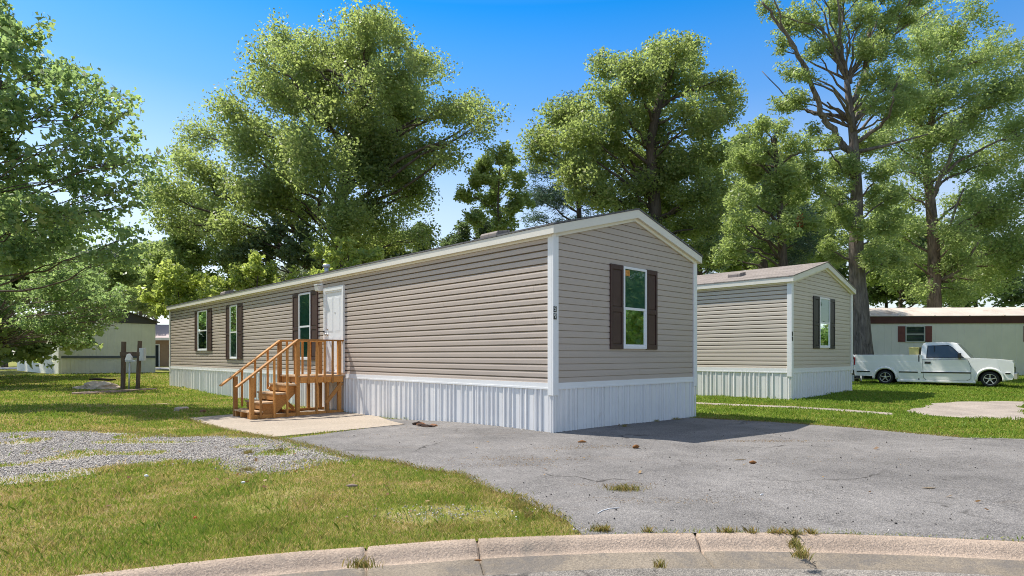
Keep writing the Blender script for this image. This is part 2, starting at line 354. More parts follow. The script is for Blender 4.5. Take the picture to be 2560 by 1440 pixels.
def ring(prof, name, mat, label, a0=0, a1=2*math.pi, n=720, joints=(), zfun=None):
    an = list(np.linspace(a0, a1, n))
    for j in joints: an += [j-.0016, j, j+.0016]
    an = sorted(an); vs = []; fs = []; k = len(prof)
    rng = random.Random(3)
    for a in an:
        jn = any(abs(a-j) < 1e-6 for j in joints)
        for r, z in prof:
            w = mnoise.noise(Vector((a*14, r*2, 0)))*.012+mnoise.noise(Vector((a*60, r*20, 3)))*.004
            vs.append((KC[0]+(r+w*.6)*math.cos(a), KC[1]+(r+w*.6)*math.sin(a), z+w*.35-(.035 if jn else 0)))
    for i in range(len(an)-1):
        for q in range(k-1): fs.append((i*k+q, i*k+q+1, (i+1)*k+q+1, (i+1)*k+q))
    mb = MB(); mb.add(vs, fs, 0, True); o = mb.build(name, mat, fixn=False); tag(o, label, name, kind='structure'); return o
def ang(px, py):
    x, y = P(px, py); return math.atan2(y-KC[1], x-KC[0])
jts = [ang(915,1374), ang(1196,1361), ang(1735,1335), ang(1985,1340)]
sp = abs(jts[1]-jts[0])
jts += [jts[0]+.16*i for i in range(2, 8)]+[jts[3]-.21*i for i in range(2, 6)]
ring([(10.05,-.06),(10.02,.008),(9.98,.014),(9.94,.005),(9.91,-.015),(9.885,-.040),(9.865,-.058),(9.845,-.066),(9.825,-.069)], 'kerb', M['kerb'],
     'pinkish rounded concrete kerb along the driveway', joints=jts)
ring([(9.83,-.0685),(9.74,-.077),(9.66,-.085),(9.58,-.092),(9.535,-.096)], 'gutter', M['gutter'], 'stained concrete gutter below the kerb', joints=jts)
def disc():
    vs = [(KC[0], KC[1], -.06)]; n = 180; rs = [2,4,6,8,9,9.3,9.56]
    for r in rs:
        for k in range(n):
            a = 2*math.pi*k/n; w = mnoise.noise(Vector((math.cos(a)*9, math.sin(a)*9, r)))*.03 if r > 9.4 else 0
            vs.append((KC[0]+(r+w)*math.cos(a), KC[1]+(r+w)*math.sin(a), -.070-.018*(r/9.5)**2))
    fs = [(0, 1+k, 1+(k+1) % n) for k in range(n)]
    for i in range(len(rs)-1):
        for k in range(n): fs.append((1+i*n+k, 1+(i+1)*n+k, 1+(i+1)*n+(k+1) % n, 1+i*n+(k+1) % n))
    mb = MB(); mb.add(vs, fs); tag(mb.build('road', M['roadasphalt'], fixn=False), 'grey asphalt turning place at the bottom edge', 'road', kind='structure')
disc()
def inside(px, py, poly):
    px = np.asarray(px); py = np.asarray(py); c = np.zeros(px.shape, bool); n = len(poly)
    for i in range(n):
        x0, y0 = poly[i]; x1, y1 = poly[i-1]
        t = ((y0 > py) != (y1 > py)) & (px < (x1-x0)*(py-y0)/((y1-y0) if abs(y1-y0) > 1e-12 else 1e-12)+x0)
        c ^= t
    return c
def densify(poly, step, jit, seed, fixed=()):
    rng = random.Random(seed); out = []; n = len(poly)
    for i in range(n):
        a = poly[i]; b = poly[(i+1) % n]; d = math.dist(a, b); k = max(1, int(d/step))
        for q in range(k):
            t = q/k; j = 0 if (i in fixed) else jit
            nx, ny = -(b[1]-a[1])/max(d,1e-9), (b[0]-a[0])/max(d,1e-9)
            w = (mnoise.noise(Vector((a[0]+(b[0]-a[0])*t, a[1]+(b[1]-a[1])*t, seed))*1.7)*1.3+mnoise.noise(Vector((a[0]+(b[0]-a[0])*t, a[1]+(b[1]-a[1])*t, seed+5))*7)*.5)*j
            out.append((a[0]+(b[0]-a[0])*t+nx*w, a[1]+(b[1]-a[1])*t+ny*w))
    return out
def sheet(name, poly, off, mat, label, step=.15, jit=.05, seed=1, cell=.35, fixed=(), thick=0):
    pl = densify(poly, step, jit, seed, fixed); xs = [p[0] for p in pl]; ys = [p[1] for p in pl]
    gx, gy = np.meshgrid(np.arange(min(xs), max(xs), cell), np.arange(min(ys), max(ys), cell)); gx = gx.ravel(); gy = gy.ravel()
    k = inside(gx, gy, pl); pts = [Vector(p) for p in pl]+[Vector((a, b)) for a, b in zip(gx[k], gy[k])]
    n = len(pl)
    r = delaunay_2d_cdt(pts, [(i, (i+1) % n) for i in range(n)], [list(range(n))], 1, 1e-5)
    vs = np.array([(p.x, p.y) for p in r[0]]); z = g(vs[:,0], vs[:,1])+off
    mb = MB(); mb.add(np.column_stack([vs, z]), [tuple(f) for f in r[2]], 0, True)
    if thick:
        b = pl; m = len(b)
        zz = [gz(*p)+off for p in b]
        mb.add([(p[0],p[1],q) for p, q in zip(b, zz)]+[(p[0],p[1],q-thick) for p, q in zip(b, zz)], [(i,(i+1) % m,(i+1) % m+m,i+m) for i in range(m)])
    o = mb.build(name, mat, fixn=False)
    me = o.data
    if me.polygons and sum(p.normal.z for p in me.polygons) < 0: me.flip_normals()
    tag(o, label, name.replace('_', ' '), kind='structure'); return pl
kerb_pts = [(KC[0]+10.075*math.cos(a), KC[1]+9.99*math.sin(a)) for a in np.linspace(ang(1456,1338), R(10), 40)]
edgeL = [P(*p) for p in [(1412,1307),(1370,1283),(1328,1263),(1280,1241),(1218,1230),(1160,1190),(1068,1177),(975,1155),(873,1146),(811,1128),(700,1100)]]
edgeR = [P(*p) for p in [(2411,1096),(2275,1084),(2144,1071),(2030,1063),(1932,1056),(1736,1046)]]
E = [(12.2,-3.5),(14,4),(13,8.3)]
DRIVE = kerb_pts+E+edgeR+[(3.6,13.2),(.9,10.35),(-2,13),(-3.4,14.0)]+[P(1000,1062)]+list(reversed(edgeL))
DRIVE_P = sheet('driveway', DRIVE, .012, M['asphalt'], 'worn grey asphalt driveway beside the taupe home', jit=.05, seed=2, step=.12)
PAD = [P(470,1047), P(675,1096), P(1010,1063), (-3.2,14.35), (-4.2,15.2), (-5.5,16.6), P(555,1040)]
PAD_P = sheet('concrete_pad', PAD, .022, M['pad'], 'tan concrete pad under the wooden steps', jit=.015, seed=3, thick=.05)
ring([(10.10,.0045),(10.07,.006),(10.04,-.004),(10.015,-.012)], 'soil_strip', M['crack'], 'dark soil filled crack between driveway and kerb', a0=R(14), a1=ang(1440,1338), n=200)
GRAV = [P(*p) for p in [(700,1099),(560,1090),(430,1094),(330,1083),(148,1078),(0,1082),(-200,1090),(-200,1230),(0,1215),(148,1200),(230,1186),(330,1164),(470,1160),(540,1166),(620,1188),(760,1172),(880,1150)]]
GRAV_P = sheet('gravel_path', GRAV, .006, M['gravelbed'], 'strip of grey crushed stone crossing the lawn', jit=.18, seed=4)
SLAB = [P(*p) for p in [(2262,1028),(2330,1010),(2420,1004),(2560,1004),(2560,1052),(2430,1047),(2330,1040)]]
SLAB_P = sheet('worn_slab', SLAB, .008, M['oldslab'], 'bare worn patch in the grass near the pickup', jit=.15, seed=5)
STRIP = [P(*p) for p in [(1738,1006),(1850,1011),(1980,1016),(2110,1024),(2230,1033),(2230,1037.5),(2110,1029),(1980,1020.5),(1850,1015.5),(1738,1010.5)]]
STRIP_P = sheet('footpath', STRIP, .006, M['oldslab'], 'half overgrown concrete path before the second home', jit=.05, seed=6)
FARP = [(-52,50),(-30,50),(-18,50),(-18,54),(-30,54.5),(-52,55)]
FARP_P = sheet('far_path', FARP, .03, M['path'], 'pale concrete lane in front of the tan house', jit=.05, seed=7, cell=1.5, step=1.0)

# ------------------------------------------------------------------ mobile homes
HA = math.atan2(.68713, .72653)                       # their gable side runs this way
L2, G2 = np.array([-.68713,.72653]), np.array([.72653,.68713])
def siding(mb, Fr, length, z0, z1, course=.114, clip=None):
    k = 0; z = z0; prng = random.Random(int(length*100)+3); slot = .027 if clip is None else .012
    while z < z1-.002:
        zt = min(z+course, z1)
        def rng(zz):
            if clip is None or zz <= clip[0]: return 0, length
            d = (zz-clip[0])/clip[1]; return d, length-d
        a0, a1 = rng(z); b0, b1 = rng(zt)
        if a1-a0 < .03: break
        if b1 < b0: b0 = b1 = (b0+b1)/2
        sl = slot; q = (zt-sl-z)/(zt-z)
        hb = .22 if clip is None else .4; dp = -.055 if clip is None else -.012; bt = .0065 if clip is None else .009
        cuts = [0.]; pos = prng.uniform(.4, 3.4)
        while pos < length: cuts.append(pos/length); pos += prng.choice((3.66,3.66,3.66,2.2))
        cuts.append(1.)
        for c0, c1 in zip(cuts, cuts[1:]):
            j = prng.uniform(-.0006,.0010); dz = prng.uniform(-.0015,.0015)
            def E(f, h): lo = a0+(b0-a0)*h; hi = a1+(b1-a1)*h; return lo+(hi-lo)*f
            A0, A1, H0, H1, M0, M1, B0, B1 = E(c0,0),E(c1,0),E(c0,q-hb),E(c1,q-hb),E(c0,q),E(c1,q),E(c0,1),E(c1,1)
            za, zb, zh, zm = z+dz, z-dz*.5, z+(zt-z)*(q-hb), zt-sl
            mb.add([Fr(A0,za,.0125+j),Fr(A1,zb,.0125+j),Fr(H1,zh,.0125+j),Fr(H0,zh,.0125+j)], [(0,1,2,3)])
            mb.add([Fr(H0,zh,.0125+j),Fr(H1,zh,.0125+j),Fr(M1,zm,bt+j),Fr(M0,zm,bt+j)], [(0,1,2,3)])
            mb.add([Fr(M0,zm,bt+j),Fr(M1,zm,bt+j),Fr(M1,zm,dp),Fr(M0,zm,dp)], [(0,1,2,3)])
            mb.add([Fr(M0,zm,dp),Fr(M1,zm,dp),Fr(B1,zt+.003,dp),Fr(B0,zt+.003,dp)], [(0,1,2,3)])
            mb.add([Fr(A0,za,.0125+j),Fr(A1,zb,.0125+j),Fr(A1,zb,dp),Fr(A0,za,dp)], [(3,2,1,0)])
        z += course
def skirting(mb, Fr, length, z0, z1, seed=0):
    rng = random.Random(seed); u = 0; pts = []
    while u < length:
        w = rng.choice((.02,.05,.09,.13))
        for du, o in ((0,.006),(.003,-.008),(.007,-.008),(.010,.006),(.024,.026),(.044,.026),(.058,.006),(.084,.006),(.087,-.006),(.093,-.006),(.096,.006),(.105,.006)):
            pts.append((u+du, o+rng.uniform(-.0015,.0015)))
        u += .105+w
    pts = [p for p in pts if p[0] < length]+[(length,.004)]
    vs = []; jig = [rng.uniform(-.004,.004) for _ in pts]
    for (uu, o), j in zip(pts, jig): vs += [Fr(uu, z0, o), Fr(uu, z1, o+j)]
    mb.add(vs, [(2*i,2*i+2,2*i+3,2*i+1) for i in range(len(pts)-1)])
def window(Fr, par, u0, u1, z0, z1, mats, look='pane_backing', mid=.5, sticker=False, papered=False, screen=False, fw=.045):
    mb = MB(); zm = z0+(z1-z0)*mid
    mb.boxF(Fr,u0,u0+fw,z0,z1,.0,.050); mb.boxF(Fr,u1-fw,u1,z0,z1,.0,.050)
    mb.boxF(Fr,u0+fw,u1-fw,z1-fw,z1,.0,.049); mb.boxF(Fr,u0+fw,u1-fw,z0,z0+fw*1.2,.0,.055)
    w = mb.build('window', mats['frame'], par, .004)
    mb = MB(); mb.boxF(Fr,u0+fw,u1-fw,zm-.024,zm+.024,.018,.044)
    sw = fw*.55
    mb.boxF(Fr,u0+fw,u0+fw+sw,z0+fw*1.2,zm-.024,.018,.040); mb.boxF(Fr,u1-fw-sw,u1-fw,z0+fw*1.2,zm-.024,.018,.040)
    mb.boxF(Fr,u0+fw+sw,u1-fw-sw,z0+fw*1.2,z0+fw*1.2+.03,.018,.039); mb.build('sash', mats['frame'], w)
    mb = MB(); mb.add([Fr(u0+fw,zm,.033),Fr(u1-fw,zm,.033),Fr(u1-fw,z1-fw,.033),Fr(u0+fw,z1-fw,.033)], [(0,1,2,3)])
    mb.add([Fr(u0+fw,z0+fw,.028),Fr(u1-fw,z0+fw,.028),Fr(u1-fw,zm,.028),Fr(u0+fw,zm,.028)], [(0,1,2,3)])
    mb.build('pane', M['glass'], w)
    mb = MB(); mb.add([Fr(u0+.01,zm,.018),Fr(u1-.01,zm,.018),Fr(u1-.01,z1-.01,.018),Fr(u0+.01,z1-.01,.018)], [(0,1,2,3)])
    mb.build('pane_backing', M[look], w)  # dark look: the unlit room is painted onto this backing sheet
    mb = MB(); mb.add([Fr(u0+.01,z0+.01,.018),Fr(u1-.01,z0+.01,.018),Fr(u1-.01,zm,.018),Fr(u0+.01,zm,.018)], [(0,1,2,3)])
    mb.build('insect_screen' if screen else 'pane_backing', M['screen'] if screen else M['dark' if look == 'dark' else 'pane_backing'], w)
    if sticker:
        mb = MB(); mb.boxF(Fr,u0+fw+.01,u0+fw+.16,z1-fw-.13,z1-fw-.02,.0335,.035); s_ = mb.build('sticker', M['sticker'], w); s_['label'] = 'small orange sticker in the upper corner of the pane'
    if papered:
        mb = MB(); n = 14; vs = []
        for i in range(n+1):
            u = u0+fw+.06+(u1-u0-2*fw-.10)*i/n; o = .021+.004*abs(math.sin(i*1.9)); vs += [Fr(u,z0+fw+.05,o), Fr(u,z0+fw+.36+.03*math.sin(i*2.3),o)]
        mb.add(vs, [(2*i,2*i+2,2*i+3,2*i+1) for i in range(n)]); mb.build('packing_paper', M['card'], w)
    return w
def shutter(Fr, par, u0, u1, z0, z1, mat):
    mb = MB(); s_ = .055; zm = z0+(z1-z0)*.47
    mb.boxF(Fr,u0,u0+s_,z0,z1,.0,.045); mb.boxF(Fr,u1-s_,u1,z0,z1,.0,.045)
    for a, b in ((z0,z0+.09),(zm-.045,zm+.045),(z1-.09,z1)): mb.boxF(Fr,u0+s_,u1-s_,a,b,.0,.044)
    mb.boxF(Fr,u0+s_,u1-s_,z0+.09,z1-.09,.002,.024)
    for a, b in ((z0+.09,zm-.045),(zm+.045,z1-.09)): mb.boxF(Fr,u0+s_+.018,u1-s_-.018,a+.02,b-.02,.02,.036)
    return mb.build('shutter', mat, par, .004)
def home(o, Wd, Ln, zb0, zb1, ze, mats, seed=0, course=.114, slope=.267, zs=-.35):
    """o: the Empty at the near corner; x runs along the gable, y along the long side"""
    ov, og = .10, .10; mats = dict(mats); zr = lambda x: ze+slope*(min(x, Wd-x)+ov)
    Fl = lambda u,z,d: (-d,u,z); Fg = lambda u,z,d: (u,-d,z); Fr_ = lambda u,z,d: (Wd+d,u,z); Fb = lambda u,z,d: (u,Ln+d,z)
    zt = ze-.02
    for Fx, ln, cl in ((Fl,Ln,None),(Fg,Wd,(ze+slope*ov-.01,slope)),(Fr_,Ln,None),(Fb,Wd,(ze+slope*ov-.01,slope))):
        mb = MB(); siding(mb, Fx, ln, zb1-.02, zt if cl is None else ze+slope*(Wd/2+ov), course, cl); mb.build('wall', mats['siding'], o)
        mb = MB(); skirting(mb, Fx, ln, zs, zb0+.03, seed); mb.build('skirting', M['skirt'], o); seed += 1
        mb = MB(); mb.boxF(Fx,-.0,ln,zb0+.02,zb1,.0,.024)
        a = [Fx(0,zb0,.030),Fx(0,zb0+.03,.030),Fx(0,zb0+.03,.0),Fx(0,zb0,.0)]; b = [Fx(ln,zb0,.030),Fx(ln,zb0+.03,.030),Fx(ln,zb0+.03,.0),Fx(ln,zb0,.0)]
        mb.hexa(a+b); mb.build('trim_band', mats['trim'], o)
    for cx, cy, sx, sy in ((0,0,-1,-1),(Wd,0,1,-1),(0,Ln,-1,1),(Wd,Ln,1,1)):
        mb = MB(); t = .042; w = .09; z0, z1 = zb0-.10, ze+.0
        X = lambda a, b: tuple(sorted((cx+sx*a, cx+sx*b))); Yv = lambda a, b: tuple(sorted((cy+sy*a, cy+sy*b)))
        mb.box(*X(-w,t), *Yv(.0,t), z0, z1); mb.box(*X(.0,t), *Yv(-w,-.0005), z0+.001, z1-.001)
        mb.box(*X(.006,t-.016), *Yv(.006,t-.016), zs, z0)
        mb.build('corner_trim', mats['trim'], o, .004)
    # roof
    mb = MB(); th = .028; xr = Wd/2
    for s in (0, 1):
        X = (lambda x: x) if s == 0 else (lambda x: Wd-x)
        mb.hexa([(X(-ov-.03),-og-.03,ze-.008),(X(xr),-og-.03,zr(xr)),(X(xr),Ln+og+.03,zr(xr)),(X(-ov-.03),Ln+og+.03,ze-.008),
                 (X(-ov-.03),-og-.03,ze-.008+th),(X(xr),-og-.03,zr(xr)+th),(X(xr),Ln+og+.03,zr(xr)+th),(X(-ov-.03),Ln+og+.03,ze-.008+th)])
    rf = mb.build('roof', mats['roof'], o)
    fh = .150
    for s in (0, 1):
        X = (lambda x: x) if s == 0 else (lambda x: Wd-x)
        a, b = sorted((X(-ov-.018), X(-ov))); mb = MB(); mb.box(a,b,-og-.018,Ln+og+.018,ze-fh,ze-.010); mb.build('fascia', mats['fascia'], o, .003)
        a, b = sorted((X(-ov), X(-.0))); mb = MB(); mb.box(a,b,-og,Ln+og,ze-.125,ze-.115)
        a, b = sorted((X(-.045), X(-.017))); mb.box(a,b,0,Ln,ze-.185,ze-.126); mb.build('soffit', mats['soffit'], o)
    for y0, y1, yi in ((-og-.018,-og,0),(Ln+og,Ln+og+.018,Ln)):
        mb = MB()
        for s in (0, 1):
            X = (lambda x: x) if s == 0 else (lambda x: Wd-x)
            mb.prism([(X(-ov),ze-fh),(X(xr),zr(xr)-fh-.008),(X(xr),zr(xr)-.002),(X(-ov),ze-.008)], 'y', y0, y1)
        mb.build('rake_board', mats['fascia'], o)
        mb = MB(); ya, yb = (y1, -.0) if yi == 0 else (Ln, y0)
        for s in (0, 1):
            X = (lambda x: x) if s == 0 else (lambda x: Wd-x)
            mb.prism([(X(0),ze-.115),(X(xr),zr(xr)-.145),(X(xr),zr(xr)-.135),(X(0),ze-.105)], 'y', ya, yb)
            yc, yd = (-.05,-.017) if yi == 0 else (Ln+.017,Ln+.05)
            mb.prism([(X(0.04),ze-.175),(X(xr),zr(xr)-.215),(X(xr),zr(xr)-.146),(X(0.04),ze-.108)], 'y', yc, yd)
        mb.build('soffit', mats['soffit'], o)
    return Fl, Fg, rf, zr
def roof_vent(par, x, y, z, slope, w=.32, l=.45, h=.10, mat='shingle'):
    mb = MB(); c = lambda dx, dz: (x+dx, z+slope*dx+dz)
    mb.prism([c(-w/2,0),c(w/2,0),c(w/2,h*.8),c(-w/2+.04,h),c(-w/2,h*.75)], 'y', y-l/2, y+l/2); return mb.build('roof_vent', M[mat], par, .008)

# --- the taupe home
C0 = np.array([.690, 10.132])
H1 = empty('mobile_home', (C0[0], C0[1], 0), HA, 'long taupe mobile home with brown shutters behind the wooden steps', 'mobile home', 'single wide mobile homes')
mt = dict(siding=M['siding'], trim=M['trim'], fascia=M['cream'], soffit=M['cream'], roof=M['shingle_grey'], frame=M['white'])
Fl, Fg, rf, zr = home(H1, 4.56, 23.2, .73, .84, 3.47, mt)
for ws, we, s0, s1, z0, look in ((9.05,9.80,8.64,10.22,1.18,'pane_backing'),(14.72,15.44,14.28,15.86,1.18,'pane_backing'),(17.93,19.10,17.47,19.50,1.49,'dark')):
    window(Fl, H1, ws, we, z0, 3.05, mt, look)
    shutter(Fl, H1, s0, ws-.005, z0-.01, 3.07, M['shutter']); shutter(Fl, H1, we+.005, s1, z0-.01, 3.07, M['shutter'])
window(Fg, H1, 1.91, 2.67, 1.43, 2.99, mt, 'pane_backing', .49, True, True)
shutter(Fg, H1, 1.52, 1.905, 1.42, 3.0, M['shutter']); shutter(Fg, H1, 2.675, 3.05, 1.42, 3.0, M['shutter'])
def door(Fr, par, u0, u1, z0, z1):
    mb = MB(); w = .07
    mb.boxF(Fr,u0,u0+w,z0,z1,0,.06); mb.boxF(Fr,u1-w,u1,z0,z1,0,.06); mb.boxF(Fr,u0+w,u1-w,z1-.10,z1,0,.059); mb.boxF(Fr,u0+w,u1-w,z0,z0+.04,0,.058)
    mb.boxF(Fr,u0+w,u0+w+.035,z0+.04,z1-.10,0,.045); mb.boxF(Fr,u1-w-.035,u1-w,z0+.04,z1-.10,0,.045); mb.boxF(Fr,u0+w+.035,u1-w-.035,z1-.14,z1-.10,0,.044)
    mb.build('door_frame', M['trim'], par, .004)
    a, b = u0+w+.036, u1-w-.036; mb = MB(); mb.boxF(Fr,a,b,z0+.042,z1-.142,0,.026)
    zz = [z0+.16, z0+.95, z0+1.05, z1-.26]
    um = (a+b)/2
    for p, q in ((zz[0],zz[1]),(zz[2],zz[3])):
        for c, d in ((a+.10,um-.05),(um+.05,b-.10)):
            mb.boxF(Fr,c,d,p,q,.024,.0285); mb.boxF(Fr,c+.03,d-.03,p+.03,q-.03,.026,.032)
    dr = mb.build('door', M['white'], par, .004)
    mb = MB(); k = b-.075; p = Fr(k, z0+1.0, .026)
    mb.lathe([(.0,.0),(.034,0),(.034,.012),(.014,.016),(.012,.045),(.03,.05),(.034,.065),(.026,.078),(0,.082)], 'y', 14, 0)
    for i in range(len(mb.v)):
        v = mb.v[i]; q = Fr(k+v[0], z0+1.0+v[2], .026+v[1]); mb.v[i] = q
    mb.build('handle', M['chrome'], dr)
    mb = MB(); mb.lathe([(.0,.0),(.03,0),(.03,.014),(.02,.02),(0,.02)], 'y', 14)
    for i in range(len(mb.v)):
        v = mb.v[i]; mb.v[i] = Fr(k+v[0], z0+1.14+v[2], .026+v[1])
    mb.build('deadbolt', M['chrome'], dr)
    mb = MB(); mb.lathe([(.0,.0),(.02,0),(.014,.008),(0,.009)], 'y', 10)
    for i in range(len(mb.v)):
        v = mb.v[i]; mb.v[i] = Fr(um+v[0]-.06, z0+1.55+v[2]*1.6, .030+v[1])
    mb.build('door_viewer', M['chrome'], dr)
    mb = MB(); mb.boxF(Fr,u1-.045,u1+.02,z0+1.06,z0+1.09,.058,.085); mb.boxF(Fr,u1-.07,u1-.045,z0+1.05,z0+1.10,.058,.075); mb.build('latch', M['black'], par)
door(Fl, H1, 7.16, 8.24, .86, 3.09)
def porch_light():
    mb = MB(); u = 8.44; mb.boxF(Fl,u-.09,u+.09,3.03,3.23,0,.05); b = mb.build('porch_light', M['white'], H1, .006)
    mb = MB(); zc = 3.09; mb.prism([(-.05,3.02),(-.16,3.03),(-.18,3.15),(-.05,3.17)], 'y', u-.085, u+.085); mb.build('lens', M['lens'], b, .006)
    mb = MB(); mb.box(-.19,-.045,u-.09,u+.09,3.171,3.20); mb.build('hood', M['white'], b, .004)
porch_light()
def plate(par, Fr, u, z, ch, w=.075, h=.10, o=.044):
    mb = MB(); mb.boxF(Fr,u-w/2,u+w/2,z-h/2,z+h/2,o,o+.006); p = mb.build('number_plate', M['black'], par, .002)
    if ch:
        cu = bpy.data.curves.new('digit', 'FONT'); cu.body = ch; cu.size = h*1.12; cu.align_x = 'CENTER'; cu.align_y = 'CENTER'; cu.extrude = .001
        to = bpy.data.objects.new('digit', cu); COL.objects.link(to); dg = bpy.context.evaluated_depsgraph_get()
        me = bpy.data.meshes.new_from_object(to.evaluated_get(dg)); bpy.data.objects.remove(to)
        for v in me.vertices: v.co = Vector(Fr(u+v.co.x, z+v.co.y, o+.0075+v.co.z))
        me.materials.append(M['digit']); d = bpy.data.objects.new('digit', me); COL.objects.link(d); d.parent = p
plate(H1, Fg, -.004, 2.075, '5'); plate(H1, Fg, -.004, 1.955, '9')
for t, ox in ((3.05,1.7),): pass
roof_vent(H1, 1.55, 3.2, zr(1.55)+.02, .267, .4, .55, .14)
roof_vent(H1, .55, 17.5, zr(.55)+.02, .267, .35, .5, .12)
mb = MB(); zc = zr(.9); mb.tube([(.9,10.0,zc-.02),(.9,10.0,zc+.22)], .06, 14); mb.lathe([(.0,.30),(.09,.28),(.11,.24),(.11,.20),(.06,.19)], 'z', 16, 0, (.9,10.0,zc)); mb.build('flue_pipe', M['galv'], H1)

# --- the second, beige home
C2 = np.array([7.80, 16.92]); z2 = gz(*C2)
H2 = empty('mobile_home', (C2[0], C2[1], .07), HA, 'beige mobile home with black shutters and pinkish grey shingle roof', 'mobile home', 'single wide mobile homes')
mt2 = dict(siding=M['siding2'], trim=M['trim'], fascia=M['cream'], soffit=M['cream'], roof=M['shingle'], frame=M['white'])
Fl2, Fg2, rf2, zr2 = home(H2, 4.95, 17.5, .74, .87, 3.44, mt2, 9, .118, .25)
window(Fg2, H2, 2.04, 2.88, 1.46, 3.0, mt2, 'pane_backing', .5, screen=True)
shutter(Fg2, H2, 1.57, 2.035, 1.44, 3.01, M['shutter2']); shutter(Fg2, H2, 2.885, 3.33, 1.44, 3.01, M['shutter2'])
plate(H2, Fg2, -.004, 1.84, '', .075, .12); plate(H2, Fg2, -.004, 1.70, '', .075, .12)
roof_vent(H2, .95, 2.05, zr2(.95)+.02, .25, .40, .40, .12)

# ------------------------------------------------------------------ wooden steps (same axes as the taupe home)
def steps():
    z0 = -.175; pr, pl = 7.12, 8.26                   # along the wall
    o = empty('wooden_steps', (C0[0]+L2[0]*pr-.0, C0[1]+L2[1]*pr, 0), HA, 'orange brown wooden steps with handrails leading up to the white door', 'steps')
    Wd = pl-pr; D1, D2 = 1.20, 2.36; zd = .82; x = lambda d: -d
    def part(name, fn, mat='wood', bev=.004):
        mb = MB(); fn(mb); return mb.build(name, M[mat], o, bev)
    p = .088
    for yy in (0+p/2, Wd-p/2):
        part('post', lambda m: m.box(x(D2),x(D2-p),yy-p/2,yy+p/2,z0-.05,.80))
        part('post', lambda m: m.box(x(D1+p),x(D1),yy-p/2,yy+p/2,z0-.05,1.66))
        part('post', lambda m: m.box(x(.12+p),x(.12),yy-p/2,yy+p/2,z0-.05,1.66))
        s = -1 if yy < Wd/2 else 1; yo = yy+s*(p/2+.0195)
        # rails: sloping and level, laid flat on the posts
        part('handrail', lambda m: m.beam((x(D2+.30),yy,.80-.215),(x(D1+.03),yy,1.685),.135,.036))
        part('handrail', lambda m: m.box(x(D1+.055),x(.06),yy-.066,yy+.066,1.661,1.698))
        part('rim_board', lambda m: m.box(x(D1),x(.10),yo-.018,yo+.018,zd-.18,zd-.04))
        part('skid', lambda m: m.box(x(D2-p-.005),x(.05),yy-.019,yy+.019,z0-.05,z0+.115))
        for i in range(4):
            d = D1-.0-(i+1)*.208
            part('baluster', lambda m: m.box(x(d+.045),x(d),yo+s*.0185-.021+s*.0195,yo+s*.0185+.021+s*.0195,zd-.20,1.660))
        for i in range(3):
            d = D1+.31*(i+1)-.015; zz = 1.685-(d-D1)*(1.685-.585)/(D2+.30-D1-.03)-.005
            part('baluster', lambda m: m.box(x(d+.045),x(d),yo-.021,yo+.021,(z0+.03 if s < 0 else z0+.2*(3.2-i)),zz))
        part('stud', lambda m: m.box(x(.78),x(.74),yy-.044,yy+.044,z0,zd-.05))
        part('stud', lambda m: m.box(x(.52),x(.45),yy-.044,yy+.044,z0,zd-.05))
    part('brace', lambda m: m.beam((x(.55),-.022,z0+.30),(x(.13),-.022,zd-.20),.035,.09))
    part('brace', lambda m: m.beam((x(1.55),Wd-.14,zd-.30),(x(.92),Wd-.14,z0+.12),.035,.09))
    part('skid', lambda m: m.box(x(1.18),x(1.14),.09,Wd-.09,z0-.02,z0+.115))
    rise = (zd-z0)/5
    for i in range(4):
        zt = z0+rise*(i+1); dn = D2+.01-i*.285
        if i == 0: dn = D2+.005
        for b in range(2):
            a = dn-b*.148; y0, y1 = (.0,Wd) if i else (.0,Wd)
            yy0, yy1 = (-.015,Wd+.015) if i else (.095,Wd-.095) if b == 0 else (-.01,Wd+.01)
            part('tread', lambda m: m.box(x(a),x(a-.140),yy0+.02 if i else yy0,yy1-.02 if i else yy1,zt-.038,zt), 'tread')
        part('riser_frame', lambda m: [m.box(x(dn-.012),x(dn-.05),.09,Wd-.09,zt-.17,zt-.040)] if i else
             m.box(x(dn-.01),x(dn-.26),.115,.205,z0-.03,zt-.040))
        if i == 0:
            for yy in (Wd/2+.06,Wd-.16): part('riser_frame', lambda m: m.box(x(dn-.01),x(dn-.26),yy-.045,yy+.045,z0-.03,zt-.040))
    for yy in (.13, Wd/2, Wd-.13):                    # saw-tooth stringers
        poly = [(x(2.05), z0), (x(2.05), z0+rise-.05)]
        for i in range(1, 5):
            d = D2-.012-i*.285; zt = z0+rise*(i+1)-.040
            poly += [(x(d), z0+rise*i-.045 if i > 1 else z0+rise-.05), (x(d), zt)]
        poly += [(x(1.16), zd-.045), (x(1.16), zd-.32), (x(1.85), z0)]
        part('stringer', lambda m: m.prism(poly, 'y', yy-.019, yy+.019), bev=0)
    n = 8; w = (D1+.02)/n
    for i in range(n):
        part('deck_board', lambda m: m.box(x((i+1)*w+.03),x(i*w+.038),-.01,Wd+.01,zd-.038,zd), 'tread', .003)
    part('rim_board', lambda m: m.box(x(D1+.002),x(D1-.036),.09,Wd-.09,zd-.18,zd-.04))
steps()

